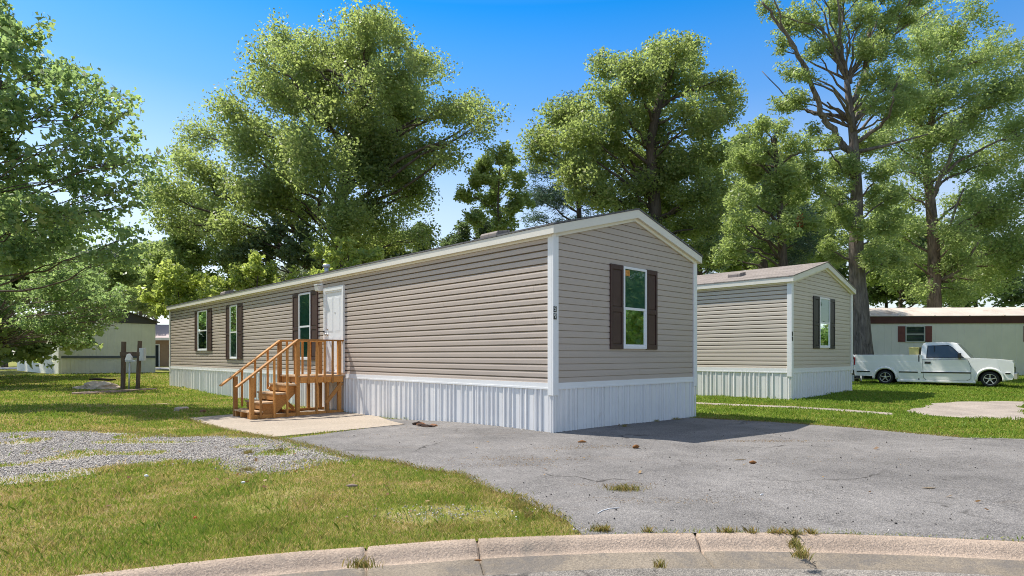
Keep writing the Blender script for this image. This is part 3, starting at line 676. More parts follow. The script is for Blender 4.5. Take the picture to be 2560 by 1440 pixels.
# ------------------------------------------------------------------ the old cream home at the right
def right_home():
    Y = 34.5; x0 = W3(2172, 0, Y)[0]; zg = gz(20, 35)
    o = empty('mobile_home', (14.2, 34.8, 0), R(-3), 'old cream mobile home with maroon eaves behind the white pickup', 'mobile home', 'single wide mobile homes')
    ln, wd, zt = 22.0, 4.2, 3.18
    # local x along the long side, y back
    for y, sgn in ((0,-1),(wd,1)):
        mb = MB(); u = 0; pts = []
        while u < ln:
            pts += [(u,0),(u+.19,0),(u+.2,.012),(u+.215,.012),(u+.225,0)]; u += .4
        pts.append((ln,0)); vs = []
        for uu, d in pts: vs += [(uu,y-sgn*d,-.1),(uu,y-sgn*d,zt)]
        mb.add(vs, [(2*i,2*i+2,2*i+3,2*i+1) for i in range(len(pts)-1)]); mb.build('wall', M['creamwall'], o)
    for x in (0, ln):
        mb = MB(); mb.box(x-.01,x+.01,.012,wd-.012,-.1,zt); mb.build('wall', M['creamwall'], o)
    mb = MB(); mb.box(-.06,ln+.06,-.05,0,zt-.06,zt+.34); mb.box(-.06,ln+.06,wd,wd+.05,zt-.06,zt+.34); mb.box(-.06,-.01,0,wd,zt-.06,zt+.34); mb.box(ln+.01,ln+.06,0,wd,zt-.06,zt+.34)
    mb.box(-.07,ln+.07,-.062,-.05,zt+.15,zt+.17); mb.build('fascia', M['maroon'], o)
    mb = MB(); n = 10; prof = [(-.10+(wd+.2)*i/n, zt+.345+.62*math.sin(math.pi*i/n)) for i in range(n+1)]
    mb.prism(prof+[(p[0], p[1]+.03) for p in reversed(prof)], 'x', -.10, ln+.1)
    for k in range(12): mb.prism([(p[0], p[1]+.03) for p in prof]+[(p[0], p[1]+.055) for p in reversed(prof)], 'x', k*1.9+.2, k*1.9+.26)
    rf = mb.build('roof', M['metalroof'], o)
    mb = MB(); xx = 4.6; mb.tube([(xx,1.0,zt+.6),(xx,1.0,zt+1.0)], .07, 10); mb.build('roof_vent', M['galv'], o)
    Fw = lambda u,z,d: (u,-d,z)
    def jal(u0, u1, z0, z1):
        mb = MB(); f = .06
        mb.boxF(Fw,u0,u0+f,z0,z1,0,.05); mb.boxF(Fw,u1-f,u1,z0,z1,0,.05); mb.boxF(Fw,u0+f,u1-f,z1-f,z1,0,.05); mb.boxF(Fw,u0+f,u1-f,z0,z0+f,0,.05); mb.boxF(Fw,u0+f,u1-f,(z0+z1)/2-.03,(z0+z1)/2+.03,0,.045)
        w = mb.build('window', M['galv'], o)
        mb = MB(); mb.boxF(Fw,u0+f,u1-f,z0+f,z1-f,0.002,.012); mb.build('pane_backing', M['screen'], w)
        mb = MB(); n = 5; h = (z1-z0-2*f)/n
        for i in range(n):
            zz = z0+f+i*h; mb.add([Fw(u0+f,zz+.02,.042),Fw(u1-f,zz+.02,.042),Fw(u1-f,zz+h-.01,.016),Fw(u0+f,zz+h-.01,.016)], [(0,1,2,3)])
        mb.build('pane', M['glass'], w)
    u0 = 8.15; jal(u0, u0+1.08, 2.06, 2.98)
    for a, b in ((u0-.40,u0-.02),(u0+1.10,u0+1.46)):
        mb = MB(); mb.boxF(Fw,a,b,2.08,2.97,.002,.04); mb.boxF(Fw,a+.05,b-.05,2.14,2.5,.04,.048); mb.boxF(Fw,a+.05,b-.05,2.56,2.91,.04,.048); mb.build('shutter', M['redshutter'], o, .004)
    jal(15.0, 16.1, 2.06, 2.98)
    for a, b in ((14.6,14.98),(16.12,16.5)):
        mb = MB(); mb.boxF(Fw,a,b,2.08,2.97,.002,.04); mb.boxF(Fw,a+.05,b-.05,2.14,2.91,.04,.048); mb.build('shutter', M['redshutter'], o, .004)
    return o
right_home()
def ramp_steps():
    x, y = W3(2142, 900, 27.6)[:2]; z = gz(x, y)
    o = empty('entry_steps', (x, y, z), HA, 'dark steps with white rails between the beige home and the pickup', 'steps')
    mb = MB()
    for i in range(4): mb.box(-.5,.5,i*.28,i*.28+.27,i*.19+.10,i*.19+.15)
    mb.box(-.5,.5,1.12,2.2,.84,.90); mb.build('tread', M['black'], o)
    mb = MB()
    for xx in (-.5, .5): mb.prism([(-.02,.0),(.25,.0),(1.2,.72),(2.2,.72),(2.2,.9),(1.05,.9)], 'x', xx-.02, xx+.02)
    mb.build('stringer', M['black'], o)
    for xx in (-.53, .53):
        mb = MB(); mb.beam((xx,-.05,.95),(xx,1.1,1.72),.05,.06); mb.beam((xx,1.1,1.72),(xx,2.2,1.72),.05,.06); mb.beam((xx,-.05,.55),(xx,1.1,1.3),.04,.05); mb.beam((xx,1.1,1.3),(xx,2.2,1.3),.04,.05); mb.build('handrail', M['white'], o)
        for yy, h in ((-.02,1.0),(1.1,1.72),(2.18,1.72)):
            mb = MB(); mb.box(xx-.03,xx+.03,yy-.03,yy+.03,0,h); mb.build('post', M['white'], o)
ramp_steps()

# ------------------------------------------------------------------ the homes at the left
def left_home():
    a = np.array([(150-CX)/F*38.0, 38.0]); b = np.array([(388-CX)/F*42.0, 42.0]); d = b-a; ln = float(np.linalg.norm(d)); an = math.atan2(d[1], d[0])
    zg = gz(*a)
    o = empty('mobile_home', (a[0], a[1], 0), an, 'pale grey green home with charcoal gable and dark stripe behind the leaning posts', 'mobile home', 'single wide mobile homes')
    zt, dep = 3.48, 14.0
    for y in (0, dep):
        mb = MB(); s = 1 if y == 0 else -1; pts = []; u = 0
        while u < ln:
            pts += [(u,0),(u+.12,0),(u+.13,.014),(u+.15,.014),(u+.16,0)]; u += .2
        pts = [p for p in pts if p[0] < ln]+[(ln,0)]; vs = []
        for uu, dd in pts: vs += [(uu,y+s*dd,1.28),(uu,y+s*dd,zt)]
        mb.add(vs, [(2*i,2*i+2,2*i+3,2*i+1) for i in range(len(pts)-1)]); mb.build('wall', M['greenwall'], o)
        mb = MB(); vs = []
        for uu, dd in pts: vs += [(uu,y+s*(dd+.03),-.2),(uu,y+s*(dd+.03),1.13)]
        mb.add(vs, [(2*i,2*i+2,2*i+3,2*i+1) for i in range(len(pts)-1)]); mb.build('skirting', M['greenwall'], o)
        mb = MB(); mb.box(-.03,ln+.03,min(y,y-s*.04),max(y,y-s*.04),1.13,1.28); mb.build('trim_band', M['slate'], o)
    for x in (0, ln):
        mb = MB(); mb.box(x-.02,x+.02,.02,dep-.02,-.2,zt); mb.build('wall', M['greenwall'], o)
    rz = 1.05; mb = MB(); mb.prism([(-.05,zt+.002),(ln+.05,zt+.002),(ln+.05,zt+.16),(ln/2,zt+rz),(-.05,zt+.16)], 'y', -.04, .04); mb.build('gable', M['darkgable'], o)
    mb = MB(); mb.prism([(-.05,zt+.002),(ln+.05,zt+.002),(ln+.05,zt+.16),(ln/2,zt+rz),(-.05,zt+.16)], 'y', dep-.04, dep+.04); mb.build('gable', M['darkgable'], o)
    mb = MB(); mb.prism([(-.25,zt+.10),(ln/2,zt+rz+.005),(ln+.25,zt+.10),(ln+.25,zt+.15),(ln/2,zt+rz+.06),(-.25,zt+.15)], 'y', -.2, dep+.2); mb.build('roof', M['darkgable'], o)
    mb = MB(); mb.box(-.09,.05,-.06,-.03,-.2,zt); mb.build('corner_trim', M['trim'], o)
left_home()
def far_house():
    x, y = W3(404, 889, 60)[:2]; z = gz(x, y)
    o = empty('house', (x-7.5, y, z), R(6), 'distant tan house with pinkish roof seen in the gap beside the taupe home', 'house')
    ln, wd, zt = 15.0, 8.0, 2.75
    for b in ((0,ln,0,.15),(0,ln,wd-.15,wd),(0,.15,.15,wd-.15),(ln-.15,ln,.15,wd-.15)):
        mb = MB(); mb.box(b[0],b[1],b[2],b[3],-.2,zt); mb.build('wall', M['tanwall'], o)
    mb = MB()
    mb.prism([(-.5,zt),(wd/2,zt+1.5),(wd+.5,zt),(wd+.5,zt+.14),(wd/2,zt+1.66),(-.5,zt+.14)], 'x', -.5, ln+.5); mb.build('roof', M['pinkroof'], o)
    for xa in (0, ln-.15):
        mb = MB(); mb.prism([(.0,zt+.001),(wd,zt+.001),(wd/2,zt+1.48)], 'x', xa, xa+.15); mb.build('gable', M['tanwall'], o)
    mb = MB(); mb.box(-.5,ln+.5,-.53,-.5,zt-.12,zt+.14); mb.build('fascia', M['trim'], o)
    Fw = lambda u,zz,d: (u,-d,zz)
    for u in (7.9, 11.5, 2.0):
        mb = MB(); mb.boxF(Fw,u-.12,u+1.5,.88,2.2,0,.04); mb.build('shutter', M['maroon'], o)
        mb = MB(); f = .09; a, b, z0, z1 = u, u+1.38, .98, 2.1
        mb.boxF(Fw,a,a+f,z0,z1,.04,.09); mb.boxF(Fw,b-f,b,z0,z1,.04,.09); mb.boxF(Fw,a+f,b-f,z1-f,z1,.04,.09); mb.boxF(Fw,a+f,b-f,z0,z0+f,.04,.09); mb.boxF(Fw,a+f,b-f,1.5,1.56,.04,.085)
        for q in (.33,.66): mb.boxF(Fw,a+(b-a)*q-.02,a+(b-a)*q+.02,1.56,z1-f,.04,.08)
        w = mb.build('window', M['white'], o); mb = MB(); mb.boxF(Fw,a+f,b-f,z0+f,z1-f,.04,.06); mb.build('pane', M['autoglass'], w)
    mb = MB(); mb.boxF(Fw,5.9,6.95,.0,2.25,0,.06); mb.build('door_frame', M['white'], o)
    mb = MB(); mb.boxF(Fw,6.0,6.85,.0,2.15,.05,.07); mb.build('door', M['dark'], o)
far_house()

# ------------------------------------------------------------------ utility posts, slab, plank and small stones
def utility():
    Y = 24.0; xa = W3(307,0,Y)[0]; xb = W3(346,0,Y)[0]; zg = gz(xa, Y)
    o = empty('utility_posts', (xa, Y, zg), 0, 'two weathered timber posts with crossbar holding a grey meter box', 'utility post')
    w = xb-xa; zp = lambda py: HC-(py-HZ)*Y/F-zg
    mb = MB(); mb.beam((0,0,-.2),(.04,0,zp(854)),.13,.13); mb.build('post', M['oldwood'], o, .012)
    mb = MB(); mb.beam((w-.04,.0,-.2),(w+.06,.0,zp(852)),.11,.13); mb.build('post', M['oldwood'], o, .012)
    mb = MB(); mb.box(-.05,w+.12,-.115,-.068,zp(890),zp(880)); mb.build('crossbar', M['oldwood'], o, .006)
    mb = MB(); mb.box(w+.085,w+.27,-.10,.06,zp(902),zp(870)); b = mb.build('meter_box', M['greybox'], o, .01)
    mb = MB(); mb.box(w+.10,w+.255,-.112,-.101,zp(900),zp(873)); mb.build('cover', M['greybox'], b, .004)
    mb = MB(); mb.tube([(w*.56,-.17,-.1),(w*.62,-.17,zp(903))], .03, 10); mb.build('conduit', M['galv'], o)
    mb = MB(); mb.prism([(w*.36,zp(900)),(w*.36+.08,zp(886)),(w*.36+.16,zp(884)),(w*.36+.26,zp(893)),(w*.36+.26,zp(900))], 'y', -.24, -.12); mb.build('weather_cap', M['white'], o, .008)
    mb = MB(); mb.box(w*.36+.0,w*.36+.40,-.22,-.13,zp(904),zp(900.5)); mb.build('outlet_box', M['greybox'], o, .006)
utility()
def rock(name, px, py, size, mat, label, cat, seed, sub=2, group=None, flat=.6, rough=.35):
    x, y = P(px, py); bm = bmesh.new(); bmesh.ops.create_icosphere(bm, subdivisions=sub, radius=1)
    for v in bm.verts:
        n = mnoise.noise(v.co*1.3+Vector((seed,seed*2,0)))*rough*1.6+mnoise.noise(v.co*4+Vector((seed,0,3)))*rough*.5
        v.co *= 1+n; v.co = Vector((v.co.x*size[0], v.co.y*size[1], max(v.co.z,-.5)*size[2]))
    me = bpy.data.meshes.new(name); bm.to_mesh(me); bm.free(); me.materials.append(mat)
    o = bpy.data.objects.new(name, me); COL.objects.link(o); o.location = (x, y, gz(x, y)+size[2]*.3); o.rotation_euler = (0,0,seed*.8)
    tag(o, label, cat, group); return o
rock('rock', 455, 1026, (.20,.12,.085), M['stone'], 'tan angular rock lying in the grass left of the steps', 'rock', 1.3, group='rocks on the lawn')
rock('rock', 507, 1031, (.11,.08,.06), M['rust'], 'small rust brown rock nearest the wooden steps', 'rock', 2.7, group='rocks on the lawn')
rock('branch_piece', 400, 1012, (.28,.05,.03), M['stick'], 'short pale broken branch in the shaded grass', 'branch', 4.1)
rock('stone_mound', 247, 972, (1.0,.55,.22), M['stone'], 'low pale stone mound beside the timber posts', 'mound', 3.3, 3)
x, y = P(253, 968); mb = MB(); mb.prism([(-.45,-.22),(.38,-.26),(.46,.16),(-.36,.22)], 'z', 0, .06); s_ = mb.build('slab_lid', M['clod'], None, .01); s_.location = (x, y+.1, gz(x,y)+.30); s_.rotation_euler = (.04,.05,.1)
tag(s_, 'dark flat lid lying on the stone mound', 'lid')
a, b = P(186,987), P(386,974); mb = MB(); d = math.dist(a, b)
mb.box(0,d,-.16,.16,-.02,.075); mb.box(d*.05,d*.62,-.34,-.20,-.02,.05); s_ = mb.build('plank', M['plank'], None, .012); s_.location = (a[0], a[1], gz(*a)+.01); s_.rotation_euler = (0, 0, math.atan2(b[1]-a[1], b[0]-a[0]))
tag(s_, 'long weathered grey brown plank lying below the timber posts', 'plank')
def debris():
    rng = random.Random(5)
    o = empty('debris_pile', (*P(1062,1066), gz(*P(1062,1066))), HA, 'small dark pile of clods against the white skirting', 'debris')
    for i in range(9):
        bm = bmesh.new(); bmesh.ops.create_icosphere(bm, subdivisions=2, radius=1); s = rng.uniform(.03,.075)
        for v in bm.verts: v.co *= 1+mnoise.noise(v.co*1.6+Vector((i,0,0)))*.6; v.co = Vector((v.co.x*s*1.3, v.co.y*s*1.7, v.co.z*s*.6))
        me = bpy.data.meshes.new('clod'); bm.to_mesh(me); bm.free(); me.materials.append(M['clod'] if i % 3 else M['rust'])
        c = bpy.data.objects.new('clod', me); COL.objects.link(c); c.parent = o; c.location = (rng.uniform(-.08,.08), rng.uniform(-.25,.3), .02)
debris()
# small litter on the driveway and the lawn
def litter(name, px, py, ln, wd, ht, mat, label, cat, rot=0, seed=1, group=None):
    x, y = P(px, py); mb = MB(); n = 9; pts = []; rad = []
    for i in range(n):
        t = i/(n-1); pts.append(((t-.5)*ln, mnoise.noise(Vector((t*2.3,seed,0)))*ln*.12, ht*.45+mnoise.noise(Vector((t*3,seed,7)))*ht*.25)); rad.append(max(.15, math.sin(math.pi*min(max(t,.04),.96)))**.6*wd/2)
    mb.tube(pts, rad, 7); o = mb.build(name, mat); o.location = (x, y, gz(x, y)+.014); o.rotation_euler = (0,0,rot); tag(o, label, cat, group); return o
litter('pine_cone', 1590, 1123, .10, .055, .05, M['cone'], 'dark brown pine cone on the asphalt beyond the shadow tip', 'pine cone', .3, 1, 'pine cones on the driveway')
litter('pine_cone', 1882, 1162, .085, .04, .035, M['cone'], 'orange brown pine cone in the middle of the driveway', 'pine cone', -.2, 2, 'pine cones on the driveway')
litter('twig', 1850, 1153, .17, .014, .014, M['stick'], 'short grey twig beside the orange brown pine cone', 'twig', .25, 3, 'twigs on the driveway')
litter('twig', 2322, 1225, .15, .014, .014, M['stick'], 'pale yellow twig at the right of the driveway', 'twig', .1, 4, 'twigs on the driveway')
litter('twig', 1905, 1241, .06, .012, .012, M['whitelitter'], 'thin white sliver in the centre of the driveway', 'twig', .7, 5, 'twigs on the driveway')
litter('bark_piece', 880, 1221, .11, .035, .03, M['plank'], 'grey bark chip lying on the front lawn', 'bark', .1, 6)
litter('petal', 488, 1302, .028, .022, .02, M['redlitter'], 'bright red petal in the front lawn', 'petal', .1, 7)
litter('scrap', 366, 1196, .045, .03, .03, M['whitelitter'], 'white scrap at the edge of the gravel and grass', 'litter', .1, 8)
litter('scrap', 608, 1213, .04, .03, .03, M['whitelitter'], 'white scrap on the lawn below the weed tufts', 'litter', .4, 9)
litter('twig', 1195, 1408, .05, .012, .012, M['cone'], 'brown twig in the gutter below the kerb crack', 'twig', .0, 10, 'twigs in the gutter')
litter('dead_leaf', 1455, 1108, .13, .05, .012, M['cone'], 'flat brown leaf scrap in front of the house corner', 'leaf', .1, 11)
def curved_scratch():
    pts = [P(*p) for p in [(1494,1288),(1506,1281),(1524,1276),(1548,1274)]]
    mb = MB(); mb.tube([(x, y, gz(x,y)+.016) for x, y in pts], .0035, 6); tag(mb.build('grass_stem', M['whitelitter']), 'thin pale curved stem on the asphalt near the grass corner', 'stem')
curved_scratch()

# ------------------------------------------------------------------ pickup truck
def truck():
    sx, sz = .00268, .00285
    U = lambda x: (x-160)*sx; Zt = lambda y: (1318-y)*sz
    wx, wy = W3(2223, 0, 25.6)[:2]; hd = R(-41)
    ux, uy = math.cos(hd), math.sin(hd); uw = U(585)
    tx, ty = wx-ux*uw, wy-uy*uw; zg = HC-(958.5-HZ)*25.6/F
    o = empty('pickup_truck', (tx, ty, zg), hd, 'white single cab pickup with long bed parked before the cream home', 'pickup truck')
    Wd = 1.86; LEN = U(2110); uf = U(1850); r = .285; ra = .39
    def arch(c, zb):                                  # points of a wheel opening, rear to front
        return [(c+ra*math.cos(a), max(r-.01+ra*math.sin(a), zb)) for a in [math.pi-i*math.pi/12 for i in range(13)]]
    zb = Zt(1262)
    lower = [(.02,Zt(1195)),(.0,Zt(1110)),(.02,Zt(905)),(2.40,Zt(900))]
    body = [(.03,Zt(1200)),(uw-ra,Zt(1205))]+arch(uw,.2)+[(uw+ra+.02,zb),(uf-ra-.02,zb)]+arch(uf,.2)+[(uf+ra,Zt(1230)),(LEN-.05,Zt(1220)),(LEN,Zt(1180)),(LEN,Zt(1010)),(LEN-.05,Zt(972)),
            (uf+.2,Zt(952)),(U(1640),Zt(938)),(U(1625),Zt(945)),(U(1040),Zt(945)),(U(1030),Zt(990)),(.02,Zt(990)),(.0,Zt(1100))]
    mb = MB()
    n = len(body); ins = .05
    def yy(z): return Wd/2-.03*max(0, (z-.62))**1.0-.06*max(0, .45-z)
    vs = [(u,-yy(z),z) for u, z in body]+[(u,yy(z),z) for u, z in body]
    mb.add(vs, [tuple(range(n)), tuple(range(2*n-1,n-1,-1))]+[(i,i+n,(i+1) % n+n,(i+1) % n) for i in range(n)]); mb.build('body', M['carpaint'], o, .014, segs=3)
    mb = MB(); z0, z1 = Zt(995), Zt(893); w = Wd/2-.018
    mb.box(.015,2.40,-w,-w+.09,z0,z1); mb.box(.015,2.40,w-.09,w,z0,z1); mb.box(.015,.07,-w+.09,w-.09,z0,z1-.004); mb.box(2.35,2.40,-w+.09,w-.09,z0,z1-.004); mb.build('bed', M['carpaint'], o, .02, segs=3)
    # cab
    cab = [(U(1035),Zt(950)),(U(1045),Zt(800)),(U(1062),Zt(738)),(U(1095),Zt(722)),(U(1300),Zt(718)),(U(1440),Zt(728)),(U(1475),Zt(738)),(U(1640),Zt(942))]
    zb_, zt_ = Zt(945), Zt(720)
    def cy(z): return Wd/2-.035-(z-zb_)/(zt_-zb_)*.17
    mb = MB(); n = len(cab); vs = [(u,-cy(z),z) for u, z in cab]+[(u,cy(z),z) for u, z in cab]
    mb.add(vs, [tuple(range(n)), tuple(range(2*n-1,n-1,-1))]+[(i,i+n,(i+1) % n+n,(i+1) % n) for i in range(n)]); mb.build('cab', M['carpaint'], o, .03, segs=3)
    for s in (-1, 1):
        wn = [(U(1112),Zt(935)),(U(1122),Zt(768)),(U(1370),Zt(762)),(U(1415),Zt(790)),(U(1560),Zt(935))]
        mb = MB(); k = len(wn); vs = [(u,s*(cy(z)+.004),z) for u, z in wn]+[(u,s*(cy(z)-.03),z) for u, z in wn]
        mb.add(vs, [tuple(range(k)), tuple(range(2*k-1,k-1,-1))]+[(i,i+k,(i+1) % k+k,(i+1) % k) for i in range(k)]); sw = mb.build('side_window', M['autoglass'], o)
        mb = MB(); q = wn+[wn[0]]; mb.tube([(u,s*(cy(z)+.006),z) for u, z in q], .011, 6); mb.build('window_seal', M['black'], sw)
        mb = MB(); mb.box(U(1205)-.01,U(1205)+.01,min(s*(cy(Zt(850))+.007),s*(cy(Zt(850))-.02)),max(s*(cy(Zt(850))+.007),s*(cy(Zt(850))-.02)),Zt(930),Zt(772)); mb.build('window_divider', M['black'], sw)
        # door skin with its seam and handle
        dd = [(U(1075),Zt(1205)),(U(1062),Zt(960)),(U(1600),Zt(960)),(U(1640),Zt(1060)),(U(1638),Zt(1215)),(U(1590),Zt(1245)),(U(1110),Zt(1245))]
        mb = MB(); k = len(dd); vs = [(u,s*(yy(z)+.006),z) for u, z in dd]+[(u,s*(yy(z)-.02),z) for u, z in dd]
        mb.add(vs, [tuple(range(k)), tuple(range(2*k-1,k-1,-1))]+[(i,i+k,(i+1) % k+k,(i+1) % k) for i in range(k)]); dr = mb.build('door', M['carpaint'], o, .008)
        mb = MB(); q = dd+[dd[0]]; mb.tube([(u,s*(yy(z)+.004),z) for u, z in q], .008, 5); mb.build('door_seam', M['black'], dr)
        a, b = sorted((s*(yy(.9)-.01), s*(yy(.9)+.014))); mb = MB(); mb.box(U(1090),U(1165),a,b,Zt(1018),Zt(988)); mb.build('handle', M['black'], dr, .006)
        for u0, u1 in ((U(200),U(382)),(U(765),U(1008)),(U(1048),U(1640)),(uf+ra+.06,LEN-.1)):
            zz = Zt(1138); a, b = sorted((s*(yy(zz)-.01), s*(yy(zz)+.016))); mb = MB(); mb.box(u0,u1,a,b,zz-.022,zz+.024); mb.build('side_moulding', M['black'], o, .006)
            mb = MB(); a, b = sorted((s*(yy(zz)-.01), s*(yy(zz)+.019))); mb.box(u0,u1,a,b,zz+.025,zz+.042); mb.build('side_moulding', M['white'], o, .004)
        # fender flares
        for c in (uw, uf):
            mb = MB(); pts = [(c+(ra+.02)*math.cos(t), s*(Wd/2-.006), r-.01+(ra+.02)*math.sin(t)) for t in [math.pi*1.04-i*math.pi*1.08/16 for i in range(17)]]
            mb.tube(pts, .048, 8); mb.build('fender_flare', M['carpaint'], o)
        a, b = sorted((s*(Wd/2-.10), s*(Wd/2+.012))); mb = MB(); mb.box(uw+ra+.03,uf-ra-.03,a,b,Zt(1275),Zt(1246)); mb.build('running_board', M['carpaint'], o, .015)
        a, b = sorted((s*(Wd/2-.12), s*(Wd/2-.004))); mb = MB(); mb.box(-.012,.055,a,b,Zt(1045),Zt(930)); mb.build('tail_light', M['tail'], o, .008)
        a, b = sorted((s*(Wd/2-.02), s*(Wd/2+.16))); mb = MB(); mb.box(U(1490),U(1530),a,b,Zt(945),Zt(870)); mb.build('mirror', M['black'], o, .02)
        a, b = sorted((s*(Wd/2-.30), s*(Wd/2-.03))); mb = MB(); mb.box(LEN-.03,LEN+.012,a,b,Zt(1130),Zt(1060)); mb.build('headlight', M['lens'], o, .01)
        a, b = sorted((s*(yy(1)-.02),s*(yy(1)+.001))); mb = MB(); mb.box(U(1012),U(1026),a,b,Zt(1250),Zt(900)); mb.build('cab_gap', M['carin'], o)
        for c in (uw, uf):
            w = empty('wheel', (c, s*(Wd/2-.13), r), 0, None, None); w.parent = o
            mb = MB(); mb.lathe([(.20,-.10),(.255,-.115),(.279,-.10),(.285,-.06),(.285,.06),(.279,.10),(.255,.115),(.20,.10),(.20,-.10)], 'y', 32); t_ = mb.build('tyre', M['tyre'], w)
            mb = MB(); e = s*.09; mb.lathe([(.205,e-.15*s),(.205,e),(.185,e+.012*s),(.178,e-.02*s),(.178,e-.12*s)], 'y', 32)
            mb.lathe([(.0,e+.005*s),(.05,e+.005*s),(.06,e-.03*s),(.06,e-.06*s)], 'y', 20)
            for i in range(5):
                a = 2*math.pi*i/5+.3; mb.beam((.04*math.cos(a),e-.02*s,.04*math.sin(a)),(.19*math.cos(a),e-.015*s,.19*math.sin(a)),.03,.062,up=(0,1,0))
            mb.build('rim', M['alloy'], w)
            mb = MB(); mb.lathe([(.0,-.05),(.179,-.05),(.179,.02*s-.0),(.0,.02*s)], 'y', 24); mb.build('brake_disc', M['carin'], w)
    ws = [(U(1482),Zt(748)),(U(1632),Zt(930))]
    mb = MB(); dx, dz = ws[1][0]-ws[0][0], ws[1][1]-ws[0][1]; nn = math.hypot(dx, dz); ox, oz = -dz/nn*.006, dx/nn*.006
    q = []
    for (u, z), c in ((ws[0], cy(Zt(748))-.06), (ws[1], cy(Zt(930))-.05)): q += [(u+ox,-c,z+oz),(u+ox,c,z+oz)]
    mb.add(q, [(0,1,3,2)]); mb.build('windscreen', M['autoglass'], o)
    mb = MB(); c = cy(Zt(800))-.12; mb.add([(U(1041)-.012,-c,Zt(900)),(U(1041)-.012,c,Zt(900)),(U(1052)-.012,c,Zt(770)),(U(1052)-.012,-c,Zt(770))], [(0,1,2,3)]); mb.build('rear_window', M['autoglass'], o)
    mb = MB(); mb.box(-.14,.02,-.80,.80,Zt(1195),Zt(1120)); mb.build('bumper', M['black'], o, .015)
    mb = MB(); mb.box(LEN-.02,LEN+.10,-.88,.88,Zt(1215),Zt(1130)); mb.build('bumper', M['chrome'], o, .02)
    mb = MB(); mb.box(LEN-.02,LEN+.02,-.58,.58,Zt(1128),Zt(1055)); mb.build('grille', M['black'], o, .01)
    mb = MB(); mb.box(.3,LEN-.3,-.5,.5,.20,.42); mb.box(uw-.06,uw+.06,-.8,.8,r-.05,r+.05); mb.box(uf-.06,uf+.06,-.8,.8,r-.05,r+.05); mb.build('chassis', M['carin'], o)
    for c in (uw, uf):
        for s in (-1, 1):
            a, b = sorted((s*.45, s*.80)); mb = MB(); mb.box(c-ra-.01,c+ra+.01,min(s*.50,s*.56),max(s*.50,s*.56),.25,.75); mb.build('wheel_well', M['carin'], o)
    # a pale yellow box riding in the bed
    b = MB(); b.box(-.16,.16,-.35,.35,0,.52); b.box(-.18,.18,-.37,.37,.52,.58); bo = b.build('tool_box', M['yellow'], None, .012)
    k = 2.12; bo.location = (tx+ux*k+uy*.45, ty+uy*k-ux*.45, zg+Zt(990)+.0); bo.rotation_euler = (0,0,hd); tag(bo, 'pale yellow box standing in the pickup bed against the cab', 'box')
truck()

# ------------------------------------------------------------------ trees
def bez(a, b, c, n):
    t = np.linspace(0, 1, n)[:,None]; return (1-t)**2*a+2*(1-t)*t*b+t**2*c
def leaf_mesh(name, cen, size, aspect, mat, parent, rng, droop=0.0, sizevar=.35, fold=.0):
    n = len(cen)
    a = rng.normal(size=(n,3)); a[:,2] = a[:,2]*.7-droop; a /= np.linalg.norm(a, axis=1)[:,None]
    h = rng.normal(size=(n,3)); h[:,2] *= .45; b = np.cross(a, h); b = np.cross(b, a)*0+np.cross(a, rng.normal(size=(n,3))*np.array([1,1,.5])+np.array([0,0,.0])); b /= np.linalg.norm(b, axis=1)[:,None]+1e-9
    s = size*(1+sizevar*rng.normal(size=n)).clip(.4,1.8); l = (s*.5)[:,None]; w = (s*aspect*.5)[:,None]
    nr = np.cross(a, b)
    v = np.stack([cen-a*l, cen-a*l*.1+b*w+nr*w*.35, cen+a*l, cen-a*l*.1-b*w+nr*w*.35], 1).reshape(-1, 3)
    return np_mesh(name, v, np.arange(n*4), 4, mat, parent)
TREES = []
